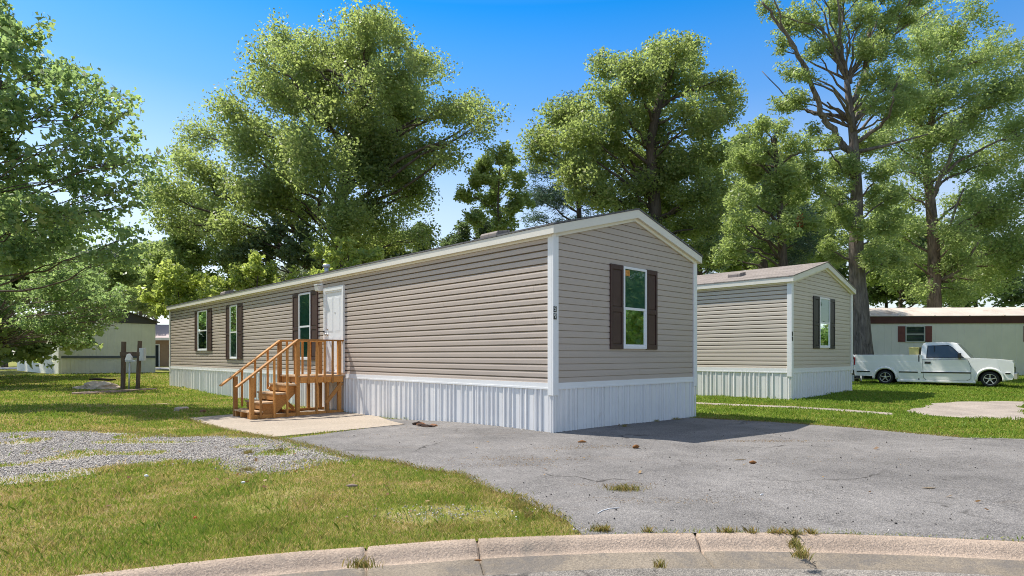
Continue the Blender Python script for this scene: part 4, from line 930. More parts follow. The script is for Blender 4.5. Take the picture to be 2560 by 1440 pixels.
def tree(name, label, base, trunk_px, Y, blobs, nleaf, lsize, mats, aspect=.55, tr=.35, seed=1, cat='tree', group=None, droop=.15, twig=5, spread=.6, clump=.16, limb=True, lscale=.6, dead=None, stems=None, fill=1.3, density_pow=2.2, extra=None, bark_n=9):
    """trunk_px: the trunk as photo points at distance Y; blobs: (px, py, radius px[, nearer(-)/farther(+) m]) at distance Y"""
    rng = np.random.default_rng(seed); k = Y/F
    tp = [W3(px, py, Y) for px, py in trunk_px]; zg = gz(tp[0][0], Y); tp[0][2] = zg-.2
    o = empty(name, (tp[0][0], Y, zg), 0, label, cat, group); org = np.array([tp[0][0], Y, zg])
    if fill > 1: blobs = list(blobs)+[(b[0]+b[2]*rng.uniform(-.75,.75), b[1]+b[2]*rng.uniform(-.6,.6), b[2]*.8) for b in blobs if rng.random() < fill-1]
    cs = []; top = max((W3(b[0], b[1], Y)[2] for b in blobs))
    allx = [b[0] for b in blobs]; half = (max(allx)-min(allx))/2*k
    for bi, b in enumerate(blobs):
        c = W3(b[0], b[1], Y); r = b[2]*k
        if len(b) > 3: dy = b[3]
        else: dy = (((bi*2) % 5-2)/2.2+rng.uniform(-.2,.2))*half*spread*math.sqrt(max(.1, 1-((b[0]-(max(allx)+min(allx))/2)/((max(allx)-min(allx))/2+1e-6)*.85)**2))
        s = (Y+dy)/Y; c = np.array([c[0]*s, Y+dy, HC+(c[2]-HC)*s]); cs.append((c, r*s))
    mb = MB()
    # trunk: smooth polyline with wobble and a flared foot
    pts = []
    for i in range(len(tp)-1):
        for t in np.linspace(0, 1, 6, endpoint=False): pts.append(tp[i]*(1-t)+tp[i+1]*t)
    pts.append(tp[-1]); pts = np.array(pts); m = len(pts)
    ln = np.linspace(0, 1, m); wob = np.stack([np.sin(ln*9+seed), np.cos(ln*7+seed*2), 0*ln], 1)*tr*.18*(ln>0.02)[:,None]; pts = pts+wob
    rad = tr*(1-.72*ln)+tr*.55*np.exp(-(pts[:,2]-zg).clip(0)/(.5+tr*.6))
    mb.tube(pts-org, rad, bark_n+3)
    sites = []
    def limb_to(c, r, r0scale=.5):
        zt = c[2]-max(.8, .55*math.hypot(c[0]-pts[-1][0], c[1]-pts[-1][1]))
        idx = int(np.argmin(np.abs(pts[:,2]-zt)+ (pts[:,2]<zg+1.2)*5)); idx = min(max(idx, int(m*.22)), m-1)
        a = pts[idx]; mid = (a+c)/2+np.array([rng.normal()*.12, rng.normal()*.12, .10])*np.linalg.norm(c-a)
        q = bez(a, mid, c, 9); q[1:-1] += rng.normal(size=(7,3))*np.linalg.norm(c-a)*.018
        rr = np.linspace(min(rad[idx]*.75, .05+.035*np.linalg.norm(c-a)*.55+.02*r), .018+.008*r, 9)*lscale; mb.tube(q-org, rr, 6, cap=False); return q
    cents = []; wts = []
    for c, r in cs:
        q = limb_to(c, r) if limb else None
        nt = max(5, int(twig+r*4.5))
        for _ in range(nt):
            d = rng.normal(size=3); d /= np.linalg.norm(d); d[2] = d[2]*.85+.12
            e = c+d*r*rng.uniform(.62, 1.0); st = q[rng.integers(5, 9)] if limb else c
            mid = (st+e)/2+rng.normal(size=3)*r*.12; tw = bez(st, mid, e, 5); mb.tube(tw-org, np.linspace(.009+.006*r, .004, 5), 4, cap=False)
            for t in rng.uniform(.35, 1.05, size=max(3, int(3+r*1.6))):
                p = st+(e-st)*t+rng.normal(size=3)*r*.16; cents.append(p); wts.append((.5+t)*r**(density_pow-1.0))
    cents = np.array(cents); wts = np.array(wts); wts /= wts.sum()
    mb.build('trunk', mats[0], o, fixn=False)
    rmean = float(np.mean([r for _, r in cs])); ix = rng.choice(len(cents), nleaf, p=wts)
    sc = np.full(nleaf, max(clump*rmean*1.45, .10)); gq = rng.normal(size=(nleaf,3)); gl = np.linalg.norm(gq, axis=1)[:,None]; gq = gq/gl*np.minimum(gl, 1.75); p = cents[ix]+gq*sc[:,None]*np.array([1,1,.8])
    leaf_mesh('crown', p-org, lsize, aspect, mats[1], o, rng, droop)
    if dead:
        for b in dead:
            c = W3(b[0], b[1], Y-.5)-org; p = c+rng.normal(size=(b[3],3))*b[2]*k*.5; d_ = leaf_mesh('dead_twig', p, lsize, aspect, M['deadleaf'], o, rng, .4); d_['label'] = 'rusty dead leaves hanging in the crown'
    if stems:
        for px0, px1, py1, r in stems:
            a = np.array([(px0-CX)/F*Y, Y, zg-.1]); b = W3(px1, py1, Y); q = bez(a, (a+b)/2+np.array([0,.1,.3]), b, 8); s_ = MB(); s_.tube(q-org, np.linspace(r, r*.5, 8), 7); s_.build('stem', mats[0], o, fixn=False)
    if extra:
        mat, n, sz, nm = extra; ix = rng.choice(len(cents), n); cc = cents[ix]; q = (cc[:,None,:]+rng.normal(size=(n,14,3))*np.array([.10,.10,.15])).reshape(-1,3); leaf_mesh(nm, q-org, sz, .8, mat, o, rng)
    return o
tree('oak_tree', 'largest oak with broad rounded crown towering behind the taupe home', None, [(850,930),(848,740),(843,600),(850,500),(880,380),(905,240),(917,120)], 38,
  [(917,55,55),(880,100,55),(965,80,50),(1005,115,50),(690,110,55),(650,150,45),(740,150,65),(810,150,65),(640,205,45),(880,190,90),(980,190,80),(1060,175,50),(1100,170,30),(700,230,75),(780,260,90),(560,275,55),(890,310,110),
   (1020,290,90),(1120,270,50),(1180,275,35),(1235,295,32),(1205,330,28),(480,340,55),(590,350,80),(690,370,90),(790,400,105),(930,430,105),(1050,390,75),(1130,385,40),(440,400,35),(420,470,55),(490,440,65),(540,490,80),(640,480,90),(730,510,85),(840,530,90),(950,530,80),(1050,500,55),
   (410,540,45),(480,555,50),(560,570,55),(640,590,45),(980,600,50),(1060,590,35),(890,620,55),(800,620,40)], 190000, .165, (M['darkbark'], M['leafA']), .6, .62, 11, group='trees behind the homes', spread=.42, clump=.21)
tree('oak_tree', 'second oak with olive crown rising right behind the gable ridge', None, [(1640,930),(1637,600),(1632,450),(1630,350),(1650,240),(1680,160)], 37,
  [(1690,125,40),(1640,150,40),(1735,150,35),(1560,165,45),(1500,175,32),(1600,210,55),(1690,210,60),(1750,220,40),(1810,200,30),(1840,240,28),(1500,235,30),(1450,270,45),(1390,290,40),(1540,290,70),(1640,310,75),(1740,300,60),(1810,290,40),
   (1360,340,42),(1430,350,60),(1340,395,32),(1420,430,55),(1520,390,75),(1620,410,80),(1720,400,75),(1790,380,50),(1480,480,60),(1570,490,70),(1660,500,75),(1750,490,60),(1810,470,40),(1560,560,50),(1640,580,55),(1720,580,55),(1790,560,45),(1700,640,40),(1770,640,40)], 120000, .16, (M['darkbark'], M['leafA']), .6, .5, 12, group='trees behind the homes', spread=.42, clump=.21)
tree('sweetgum_tree', 'leafy sweetgum with glossy pointed leaves at the left edge', None, [(-210,1010),(-190,760),(-140,540),(-70,380),(0,200)], 17.5,
  [(150,190,40),(195,180,26),(235,215,28),(265,240,28),(305,250,28),(325,275,18),(170,270,50),(220,300,45),(280,310,35),(320,340,22),(180,360,55),(250,380,45),(300,390,38),(350,395,26),(390,400,18),(370,440,24),(210,450,55),(280,460,45),(330,490,32),(370,505,18),
   (170,530,55),(240,540,45),(300,560,36),(330,590,22),(190,600,45),(260,620,38),(310,640,30),(90,200,55),(60,300,70),(90,420,70),(70,530,70),(110,620,60),(0,250,80),(-60,350,90),(0,470,80),(-90,500,90),(-50,600,80),(-110,230,80),(20,150,60),(-60,130,70),(-150,400,90),
   (60,70,60),(-40,30,70),(40,650,60)], 19500, .15, (M['darkbark'], M['leafB']), .62, .24, 13, group='trees at the left', droop=.5, spread=.4, clump=.22, lscale=.26, fill=1.0, twig=3)
tree('crape_myrtle', 'flowering crape myrtle with white blossom hanging before the pale home', None, [(-60,970),(-50,860),(20,740)], 25.5,
  [(165,640,30),(200,650,34),(250,680,35),(180,700,42),(230,730,40),(280,740,32),(300,770,26),(200,780,40),(160,800,40),(250,790,30),(290,815,18),(180,840,26),(215,858,18),(200,830,20),(120,700,60),(100,790,50),(60,740,60),(40,820,50),(110,640,40),(160,690,45),(200,720,42),(240,690,36),(300,740,28),(170,760,40),(230,810,30),(265,770,30),(150,850,20),(100,830,40),(310,790,18),(-40,850,50),(-90,800,60),(-30,760,60)], 25000, .12, (M['palebark'], M['leafB']), .55, .07, 14, cat='shrub', spread=.7, stems=[(-65,-110,760,.05),(-55,60,720,.045),(-70,-20,740,.045)], extra=(M['flower'],72,.06,'blossom'), clump=.14)
tree('young_tree', 'slender light green tree standing between the two oaks', None, [(1250,930),(1248,620),(1244,520),(1250,420)], 40,
  [(1255,390,30),(1215,405,28),(1280,405,25),(1195,450,35),(1250,455,40),(1300,450,25),(1155,490,26),(1215,505,38),(1275,510,36),(1320,500,24),(1180,545,30),(1250,560,40)], 15000, .19, (M['darkbark'], M['leafG']), .55, .13, 15, group='trees behind the homes', spread=.8)
tree('cedar_tree', 'low dense cedar just above the roof vent of the taupe home', None, [(1190,930),(1190,640),(1195,545)], 44,
  [(1195,545,28),(1165,575,32),(1225,570,32),(1140,600,30),(1200,610,40),(1260,595,34),(1110,620,22),(1290,610,30)], 9000, .24, (M['darkbark'], M['leafD']), .4, .2, 16, group='trees behind the homes')
tree('pine_tree', 'dark pine showing at the left flank of the second oak', None, [(1452,930),(1450,600),(1440,400),(1430,245)], 47,
  [(1430,255,26),(1400,300,30),(1445,320,36),(1370,370,36),(1335,425,36),(1400,420,42),(1460,420,40),(1340,490,40),(1400,500,46),(1460,500,46),(1330,545,34),(1380,565,40),(1440,570,40),(1500,560,40)], 16000, .36, (M['darkbark'], M['leafP']), .12, .28, 17, group='pines in the back', droop=-.1, spread=.6)
tree('pine_tree', 'dark pine behind the ridge gap between the two homes', None, [(1749,930),(1749,640),(1752,480)], 45,
  [(1760,480,40),(1800,530,45),(1730,550,40),(1770,600,42),(1820,600,42),(1850,560,40),(1725,630,32),(1790,660,36)], 12000, .36, (M['darkbark'], M['leafP']), .12, .3, 18, group='pines in the back', droop=-.1, spread=.6)
tree('pine_tree', 'dark pine with thick trunk above the beige home roof', None, [(1908,930),(1908,680),(1905,560),(1915,400)], 41,
  [(1920,400,40),(1890,450,45),(1960,460,45),(1870,520,45),(1930,530,50),(1990,540,50),(1850,590,40),(1960,600,46),(2020,600,42),(1900,610,40),(2050,560,40),(1990,650,36)], 15000, .36, (M['darkbark'], M['leafP']), .12, .42, 19, group='pines in the back', droop=-.1, spread=.6)
tree('willow_oak_tree', 'bushy pale green willow oak above the beige home', None, [(1965,940),(1962,700),(1955,560),(1940,420),(1935,340)], 28,
  [(1905,320,32),(1950,320,32),(1860,345,36),(1910,370,48),(1970,370,45),(2020,370,34),(1830,400,36),(1880,430,52),(1950,440,52),(2020,440,45),(1850,490,48),(1920,500,50),(1990,500,45),(1820,550,36),(1880,560,46),(1950,570,46),(1840,620,38),(1910,630,34),(2020,560,38),(1800,640,28)], 28000, .165, (M['darkbark'], M['leafG']), .36, .26, 20, group='willow oaks at the right', droop=.35, spread=.7, dead=[(1990,558,15,160)])
# the tall one with bare limbs: extra limbs laid by hand
H = tree('willow_oak_tree', 'tall willow oak with thick grey trunk and bare limbs beside the beige home', None, [(2156,925),(2153,760),(2147,640),(2140,520),(2132,420),(2128,300),(2122,200)], 30.5,
  [(1915,30,32),(1960,60,36),(1940,110,28),(2010,40,36),(2070,30,36),(1965,180,28),(1985,240,26),(1950,260,22),(2050,110,30),(2090,90,30),(2150,40,45),(2210,60,50),(2260,30,50),(2180,120,42),(2240,130,48),(2190,200,42),(2250,210,45),(2170,270,40),(2230,280,45),(2290,240,40),
   (2060,350,24),(2020,330,20),(2190,360,45),(2140,420,42),(2090,430,36),(2210,430,42),(2110,490,45),(2180,500,48),(2240,490,40),(2090,560,42),(2150,570,46),(2220,570,46),(2110,630,38),(2180,640,42),(2230,650,36),(2060,480,34),(2060,610,28),
   (1930,-60,50),(2020,-70,60),(2120,-80,70),(2220,-70,70),(2310,-40,60),(2080,-160,70),(2180,-170,70)], 76000, .17, (M['bark'], M['leafG']), .32, .47, 21, group='willow oaks at the right', droop=.35, spread=.55, density_pow=1.9)
def bare_limbs(o, Y, paths):
    mb = MB(); org = np.array(o.location)
    rng = np.random.default_rng(4)
    for pts, r0, r1, dy in paths:
        q = [W3(px, py, Y) for px, py in pts]; n = len(q); out = []
        for i in range(n):
            p = q[i]; s = (Y+dy*i/(n-1))/Y; out.append(np.array([p[0]*s, p[1]*s, HC+(p[2]-HC)*s]))
        fine = []
        for i in range(n-1):
            for t in np.linspace(0,1,4,endpoint=False): fine.append(out[i]*(1-t)+out[i+1]*t)
        fine.append(out[-1]); fine = np.array(fine); fine[1:-1] += rng.normal(size=(len(fine)-2,3))*.04
        mb.tube(fine-org, np.linspace(r0*.66, r1*.6, len(fine)), 8)
    mb.build('limb', M['bark'], o, fixn=False)
bare_limbs(H, 30.5, [([(2140,400),(2098,352),(2062,300),(2046,260),(2022,190),(1985,120),(1945,50),(1905,5)], .27, .08, -2),
  ([(2052,270),(2030,215),(2000,150),(1960,70),(1935,0)], .16, .05, -3), ([(2128,310),(2095,285),(2045,285),(2020,280),(1985,270),(1905,178)], .17, .03, 1.5),
  ([(2124,210),(2108,170),(2080,130),(2045,60),(2030,0)], .22, .06, 1), ([(2112,180),(2100,100),(2094,0)], .16, .06, -1), ([(2130,310),(2175,265),(2225,240),(2250,190)], .2, .05, -1.5),
  ([(2132,360),(2190,325),(2222,290),(2232,240)], .19, .05, -2.5), ([(2142,380),(2230,360),(2320,335)], .16, .05, -2), ([(2165,170),(2172,90),(2178,0),(2185,-60)], .22, .1, 2), ([(2126,260),(2160,200),(2168,150)], .22, .2, 2),
  ([(2130,370),(2060,375),(2000,380),(1960,395)], .13, .04, -2), ([(2175,150),(2240,80),(2340,20)], .12, .04, 2), ([(2145,520),(2110,512),(2095,514)], .10, .04, -1.5), ([(2128,300),(2090,275),(2068,255)], .14,.05,-1)])
tree('hardwood_tree', 'large hardwood with pinkish forked trunk behind the old cream home', None, [(2342,930),(2340,760),(2334,640),(2322,520),(2316,430),(2330,330),(2345,220)], 44,
  [(2300,110,50),(2360,90,55),(2400,150,55),(2320,170,60),(2270,190,45),(2390,230,60),(2330,250,60),(2260,280,50),(2220,330,36),(2300,330,60),(2370,320,60),(2420,330,50),(2240,400,46),(2300,420,52),(2380,420,55),(2230,470,42),(2290,500,40),(2400,500,50),(2220,560,44),(2270,580,44),(2390,580,50),
   (2240,640,46),(2290,660,40),(2390,660,48),(2230,710,40),(2290,730,34),(2400,730,40),(2470,150,70),(2480,270,70),(2500,400,80),(2470,520,70),(2500,620,70),(2460,700,60),(2540,200,80),(2570,330,80),(2580,500,90),(2560,650,80),(2300,40,50),(2420,50,60)], 100000, .185, (M['palebark'], M['leafG']), .5, .52, 22, group='willow oaks at the right', spread=.5)
bare_limbs(bpy.data.objects['hardwood_tree'], 44, [([(2322,520),(2352,440),(2385,370),(2405,300)], .30, .1, -2), ([(2345,700),(2375,690),(2411,660),(2450,600)], .26, .1, -2), ([(2336,600),(2375,560),(2411,470)], .2, .08, -1.5), ([(2318,470),(2300,440),(2270,430)], .18, .06, -2)])
# light green growth along the back of the taupe home
tree('young_tree', 'bright yellow green sapling in front of the largest oak trunk', None, [(870,930),(868,720),(872,640)], 31,
  [(860,610,24),(895,630,28),(840,640,26),(880,665,30),(920,650,24),(830,680,30),(790,690,28),(800,630,20),(945,640,20),(850,700,30)], 3400, .2, (M['darkbark'], M['leafY']), .6, .08, 23, group='saplings behind the taupe home', cat='sapling')
tree('young_tree', 'yellow green sapling clump behind the roof near the flue pipe', None, [(640,930),(640,760),(645,680)], 33,
  [(640,660,32),(600,690,34),(680,690,34),(560,715,34),(640,720,40),(710,720,34),(520,735,28),(590,745,30),(750,700,26)], 5000, .21, (M['darkbark'], M['leafY']), .6, .09, 24, group='saplings behind the taupe home', cat='sapling')
tree('young_tree', 'yellow green sapling above the far end of the taupe home', None, [(450,930),(448,790),(445,720)], 36,
  [(450,690,34),(410,720,32),(490,710,34),(380,750,28),(440,750,34),(400,780,22),(480,750,30),(420,670,28)], 4500, .22, (M['darkbark'], M['leafY']), .6, .09, 25, group='saplings behind the taupe home', cat='sapling')
tree('small_tree', 'slim dark trunked tree leaning below the left limb of the largest oak', None, [(738,930),(735,720),(730,620),(700,560)], 36,
  [(700,585,36),(640,610,32),(760,600,34),(600,640,34),(660,650,36),(730,640,34),(560,640,28),(780,650,28)], 5000, .22, (M['darkbark'], M['leafD']), .55, .16, 26, group='trees behind the homes')
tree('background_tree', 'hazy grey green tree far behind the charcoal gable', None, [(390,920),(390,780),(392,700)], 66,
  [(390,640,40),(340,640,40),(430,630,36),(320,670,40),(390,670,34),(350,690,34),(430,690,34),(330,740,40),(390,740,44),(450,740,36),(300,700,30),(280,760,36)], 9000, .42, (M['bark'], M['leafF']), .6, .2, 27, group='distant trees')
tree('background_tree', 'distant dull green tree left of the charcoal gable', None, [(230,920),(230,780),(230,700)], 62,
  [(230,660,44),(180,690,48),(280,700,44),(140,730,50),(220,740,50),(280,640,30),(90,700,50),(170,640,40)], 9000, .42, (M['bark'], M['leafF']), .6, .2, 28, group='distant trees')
tree('background_tree', 'distant dark tree filling the gap right of the tall willow oak', None, [(2215,920),(2215,760),(2215,640)], 58,
  [(2215,620,40),(2180,660,44),(2250,660,44),(2290,690,44),(2190,720,44),(2260,730,44),(2330,730,40),(2220,690,44),(2310,620,44)], 10000, .40, (M['darkbark'], M['leafD']), .6, .22, 29, group='distant trees')
tree('background_tree', 'distant dark tree at the right edge above the cream home roof', None, [(2440,920),(2440,760),(2440,600)], 60,
  [(2440,560,50),(2390,600,50),(2490,610,55),(2370,680,50),(2430,690,55),(2500,700,55),(2400,740,44),(2560,640,60),(2550,740,50)], 11000, .40, (M['darkbark'], M['leafD']), .6, .24, 30, group='distant trees')
tree('background_tree', 'distant dark tree seen low between the pine trunks', None, [(1830,920),(1830,760),(1830,640)], 56,
  [(1830,600,50),(1780,650,46),(1880,650,46),(1940,640,46),(2000,650,46),(2060,640,46),(1760,580,44),(2090,690,40),(1900,570,44),(2010,580,44)], 10000, .38, (M['darkbark'], M['leafD']), .6, .22, 31, group='distant trees')
tree('background_tree', 'pale green tree filling the gap between the second oak and the willow oak', None, [(1880,920),(1880,760),(1885,520)], 50,
  [(1790,420,50),(1850,380,50),(1900,420,55),(1960,430,50),(1780,510,55),(1850,490,55),(1930,500,55),(2010,480,50),(2070,520,50),(1790,600,50),(1860,590,50),(1940,590,50),(2020,580,50),(2090,600,50),(1830,660,40),(1910,660,40),(2000,660,40),(2080,660,40)], 26000, .3, (M['darkbark'], M['leafG']), .5, .24, 33, group='distant trees')
tree('background_tree', 'pale green tree between the two trunks at the right', None, [(2250,920),(2250,760),(2255,620)], 54,
  [(2200,560,46),(2250,540,46),(2300,580,46),(2180,620,40),(2240,620,46),(2290,650,46),(2360,620,46),(2410,640,46),(2200,690,40),(2260,710,40),(2330,710,40),(2390,720,40),(2450,690,46)], 18000, .3, (M['darkbark'], M['leafG']), .5, .24, 34, group='distant trees')
tree('background_tree', 'soft green tree on the horizon left of the taupe home', None, [(350,920),(350,780),(355,700)], 52,
  [(320,640,36),(370,630,36),(410,660,34),(300,690,40),(350,690,40),(400,710,38),(440,700,30),(320,750,38),(380,760,38),(430,760,30),(270,730,36)], 14000, .28, (M['bark'], M['leafG']), .55, .2, 35, group='distant trees')
tree('young_tree', 'broad light green tree under the left limbs of the largest oak', None, [(505,930),(505,760),(500,640)], 40,
  [(430,600,34),(480,590,36),(540,610,36),(590,620,32),(400,640,34),(450,650,40),(510,650,42),(570,660,38),(620,660,30),(420,690,34),(480,700,38),(540,710,38),(600,700,30),(380,680,28)], 15000, .22, (M['darkbark'], M['leafG']), .55, .14, 36, group='saplings behind the taupe home')
tree('young_tree', 'mid green tree filling the space under the right limbs of the largest oak', None, [(985,930),(985,720),(980,620)], 43,
  [(940,590,34),(990,600,34),(1040,590,30),(960,640,36),(1020,640,34),(1075,610,26),(910,630,34),(880,660,30),(930,680,30),(1000,670,30),(1060,640,26)], 12000, .22, (M['darkbark'], M['leafD']), .55, .14, 37, group='saplings behind the taupe home')
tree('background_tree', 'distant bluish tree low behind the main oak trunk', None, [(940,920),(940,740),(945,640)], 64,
  [(940,640,40),(890,660,40),(1000,650,36),(840,690,40),(780,690,40),(720,690,40),(660,690,36),(1040,640,26)], 8000, .40, (M['darkbark'], M['leafF']), .6, .2, 32, group='distant trees')

def tree_copy(src, loc, rz, sc, label):
    o = src.copy(); COL.objects.link(o); o.location = loc; o.rotation_euler = (0,0,rz); o.scale = (sc,sc,sc); o['label'] = label
    for c in src.children:
        d = c.copy(); COL.objects.link(d); d.parent = o
    return o
BG = [o for o in COL.objects if o.get('category') == 'tree']
bgt = [o for o in BG if o.name.startswith('background_tree')]; hwt = bpy.data.objects['hardwood_tree']; oak1 = bpy.data.objects['oak_tree.001']; bgt = [bpy.data.objects['background_tree'+q] for q in ('','.001','.002','.003','.004','.005')]
for src, x, y, rz, sc, lb in ((bgt[0],-47,56,1,1.0,'distant hazy tree at the far left behind the crape myrtle'),(bgt[2],-40,44,2,1.1,'dark green tree at the left frame edge beyond the crape myrtle'),(bgt[4],-58,62,.5,1.2,'distant dark tree low at the left frame edge'),
    (oak1,-34,27,2.2,.8,'full oak standing outside the frame beyond the left edge'),(bgt[5],-30,12,.4,1.0,'broad tree outside the frame left of the gravel strip'),
    (oak1,27,12.5,1.2,.7,'broad oak outside the frame right of the driveway'),(bgt[3],33,22,1,1.3,'dark tree at the right frame edge beyond the pickup'),(bgt[2],36,6,2,1.2,'tree outside the frame far right of the driveway')):
    tree_copy(src, (x, y, gz(x, y)), rz, sc, lb)


tree('shrubby_tree', 'low branching shrubby tree outside the frame right of the driveway', None, [(3420,1020),(3420,800),(3430,600)], 15.5,
  [(3000,700,130),(3000,880,110),(3150,560,140),(3200,760,150),(3350,420,150),(3380,640,150),(3400,860,130),(3560,500,150),(3600,740,150),(3600,900,110),(3750,640,140),(3780,860,120),(3250,900,100)], 30000, .26, (M['darkbark'], M['leafB']), .6, .16, 41, spread=.5)
tree('shrubby_tree', 'low branching shrubby tree outside the frame beyond the left edge', None, [(-260,960),(-260,800),(-255,700)], 26,
  [(-420,820,80),(-400,700,80),(-330,600,80),(-300,780,90),(-260,680,90),(-250,860,70),(-160,620,80),(-150,760,80),(-140,860,70),(-60,700,70),(-40,840,60),(-500,860,80),(-510,740,80),(-360,880,60),(-450,560,80),(-330,480,80),(-220,500,80),(-120,520,70),(-560,650,90)], 26000, .34, (M['darkbark'], M['leafG']), .6, .16, 42, spread=.5)

# ------------------------------------------------------------------ grass, weeds, crushed stone
rng = np.random.default_rng(77)
H1P = [tuple(C0+G2*a+L2*b) for a, b in ((-.02,-.02),(4.58,-.02),(4.58,23.2),(-.02,23.2))]
H2P = [tuple(C2+G2*a+L2*b) for a, b in ((-.02,-.02),(4.97,-.02),(4.97,17.5),(-.02,17.5))]
def shrink(poly, d):
    c = np.mean(poly, 0); return [tuple(np.array(p)+(c-np.array(p))/np.linalg.norm(c-np.array(p))*d) for p in poly]
_st = bpy.data.objects['shrubby_tree']
_s2 = bpy.data.objects['shrubby_tree.001']; tree_copy(_s2, (-31,33.5,gz(-31,33.5)), .6, 1.2, 'low branching shrubby tree outside the frame left of the pale home')
tree_copy(_st, (34,27,gz(34,27)), 1.0, 1.25, 'low branching shrubby tree outside the frame beyond the pickup')
def vnoise(x, y, s, seed=0):
    xi = x*s; yi = y*s; out = np.zeros_like(x); amp = 1.; tot = 0
    for o_ in range(3):
        x0 = np.floor(xi).astype(int); y0 = np.floor(yi).astype(int); fx = xi-x0; fy = yi-y0; fx = fx*fx*(3-2*fx); fy = fy*fy*(3-2*fy)
        def hsh(a, b):
            n = (a*374761393+b*668265263+(seed+o_)*974634533) & 0x7fffffff; n = ((n ^ (n >> 13))*1274126177) & 0x7fffffff; return ((n ^ (n >> 16)) & 0xffff)/65535.
        v = (hsh(x0,y0)*(1-fx)+hsh(x0+1,y0)*fx)*(1-fy)+(hsh(x0,y0+1)*(1-fx)+hsh(x0+1,y0+1)*fx)*fy
        out += v*amp; tot += amp; amp *= .5; xi = xi*2; yi = yi*2
    return out/tot
def blades(x, y, h, w, lean, name, mat, label, kind='stuff', z=None, cat='grass'):
    n = len(x); z = g(x, y) if z is None else z
    a = rng.uniform(0, 2*math.pi, n); ca, sa = np.cos(a), np.sin(a); d = rng.uniform(0, 2*math.pi, n); ld = lean*h*rng.uniform(.2,1,n)
    b = np.stack([x, y, z-.004], 1); s = np.stack([ca*w/2, sa*w/2, 0*w], 1); mid = b+np.stack([np.cos(d)*ld*.35, np.sin(d)*ld*.35, h*.6], 1); tip = b+np.stack([np.cos(d)*ld, np.sin(d)*ld, h], 1)
    v = np.stack([b-s, b+s, mid+s*.7, tip, mid-s*.7], 1).reshape(-1,3)
    o = np_mesh(name, v, np.arange(n*5), 5, mat); tag(o, label, cat, kind=kind); return o
def sample(n, r0, r1, a0=-50, a1=50):
    r = np.exp(rng.uniform(math.log(r0), math.log(r1), n)); a = np.radians(rng.uniform(a0, a1, n)); return r*np.sin(a), r*np.cos(a)
def lawn():
    x, y = sample(900000, 3.4, 48)
    r = np.hypot(x-KC[0], y-KC[1]); ok = r > KR+.02-.05*rng.random(len(x))
    jx = x+rng.normal(size=len(x))*.05; jy = y+rng.normal(size=len(x))*.05
    for pl in (DRIVE_P, PAD_P, SLAB_P, STRIP_P): ok &= ~inside(jx, jy, pl)
    for pl in (H1P, H2P): ok &= ~inside(x, y, pl)
    gn = vnoise(x, y, 1.6, 3); ig = inside(x+rng.normal(size=len(x))*.28, y+rng.normal(size=len(x))*.20, GRAV_P)
    ok &= ~(ig & (gn < .56+.1*rng.random(len(x))))
    bare = vnoise(x, y, .9, 9); ok &= ~((bare < .33) & (rng.random(len(x)) < .5))
    # a bare stony spot near the driveway corner
    bx, by = P(1110,1285); ok &= ~((np.hypot((x-bx)/.55, (y-by)/.30) < .8+.4*gn) & (rng.random(len(x)) < .85))
    x, y = x[ok], y[ok]; rr = np.hypot(x, y); n = len(x)
    tuft = vnoise(x, y, 2.2, 21); h = (.014+.018*rng.random(n)+.11*np.clip(tuft-.56,0,1))*(1+rr/30); w = np.clip(.0011*rr, .0035, .03)*(.7+.6*rng.random(n))
    blades(x, y, h, w, .9, 'grass', M['blade'], 'short patchy lawn grass, part green and part straw')
lawn()
def fallen():
    x, y = sample(900, 4.2, 24, -50, 45)
    ok = (np.hypot(x-KC[0], y-KC[1]) > KR+.05) & (vnoise(x, y, .5, 31) > .45)
    for pl in (H1P, H2P): ok &= ~inside(x, y, pl)
    k = inside(x, y, DRIVE_P); ok &= ~k | (rng.random(len(x)) < .18)
    x, y = x[ok], y[ok]; c = np.stack([x, y, g(x, y)+.03], 1); n = len(x)
    a = rng.uniform(0, 6.28, n); s_ = rng.uniform(.018,.035,n)[:,None]; d = np.stack([np.cos(a), np.sin(a), rng.normal(size=n)*.3], 1); e = np.stack([-np.sin(a), np.cos(a), rng.normal(size=n)*.4], 1)
    v = np.stack([c-d*s_, c+e*s_*.55, c+d*s_, c-e*s_*.55], 1).reshape(-1,3)
    tag(np_mesh('fallen_leaves', v, np.arange(n*4), 4, M['deadleaf2']), 'small dry fallen leaves scattered over grass and asphalt', 'leaves', kind='stuff')
def patch_mat(name, stops):
    t = NT(name); ge = t.n('ShaderNodeNewGeometry'); c = t.ramp(ge.outputs['Random Per Island'], stops); b = t.bsdf(c, .5, .3)
    tr = t.n('ShaderNodeBsdfTranslucent'); t.l(c, tr.inputs[0]); mx = t.n('ShaderNodeMixShader'); mx.inputs[0].default_value = .35
    t.l(b.outputs[0], mx.inputs[1]); t.l(tr.outputs[0], mx.inputs[2]); t.l(mx.outputs[0], t.out.inputs[0]); return t.m
M['weed'] = patch_mat('dark_weed_blade', [(0,(.17,.28,.036)),(.6,(.25,.36,.05)),(1,(.36,.42,.08))])
M['deadleaf2'] = patch_mat('fallen_leaf', [(0,(.16,.08,.03)),(.5,(.30,.17,.07)),(1,(.48,.34,.16))]); fallen()
M['dry'] = patch_mat('dry_weed_blade', [(0,(.46,.31,.12)),(.5,(.36,.31,.10)),(1,(.22,.25,.05))])
def patch(pxs, n, rx, ry, h, w, mat, label, name='weeds'):
    X = []; Y = []
    for px, py, sx, sy, k in pxs:
        cx, cy = P(px, py); q = int(n*k); X.append(cx+rng.normal(size=q)*rx*sx); Y.append(cy+rng.normal(size=q)*ry*sy)
    x = np.concatenate(X); y = np.concatenate(Y); blades(x, y, h*(.5+rng.random(len(x))*.9), w*(.6+.8*rng.random(len(x))), 1.0, name, mat, label, cat='weeds')
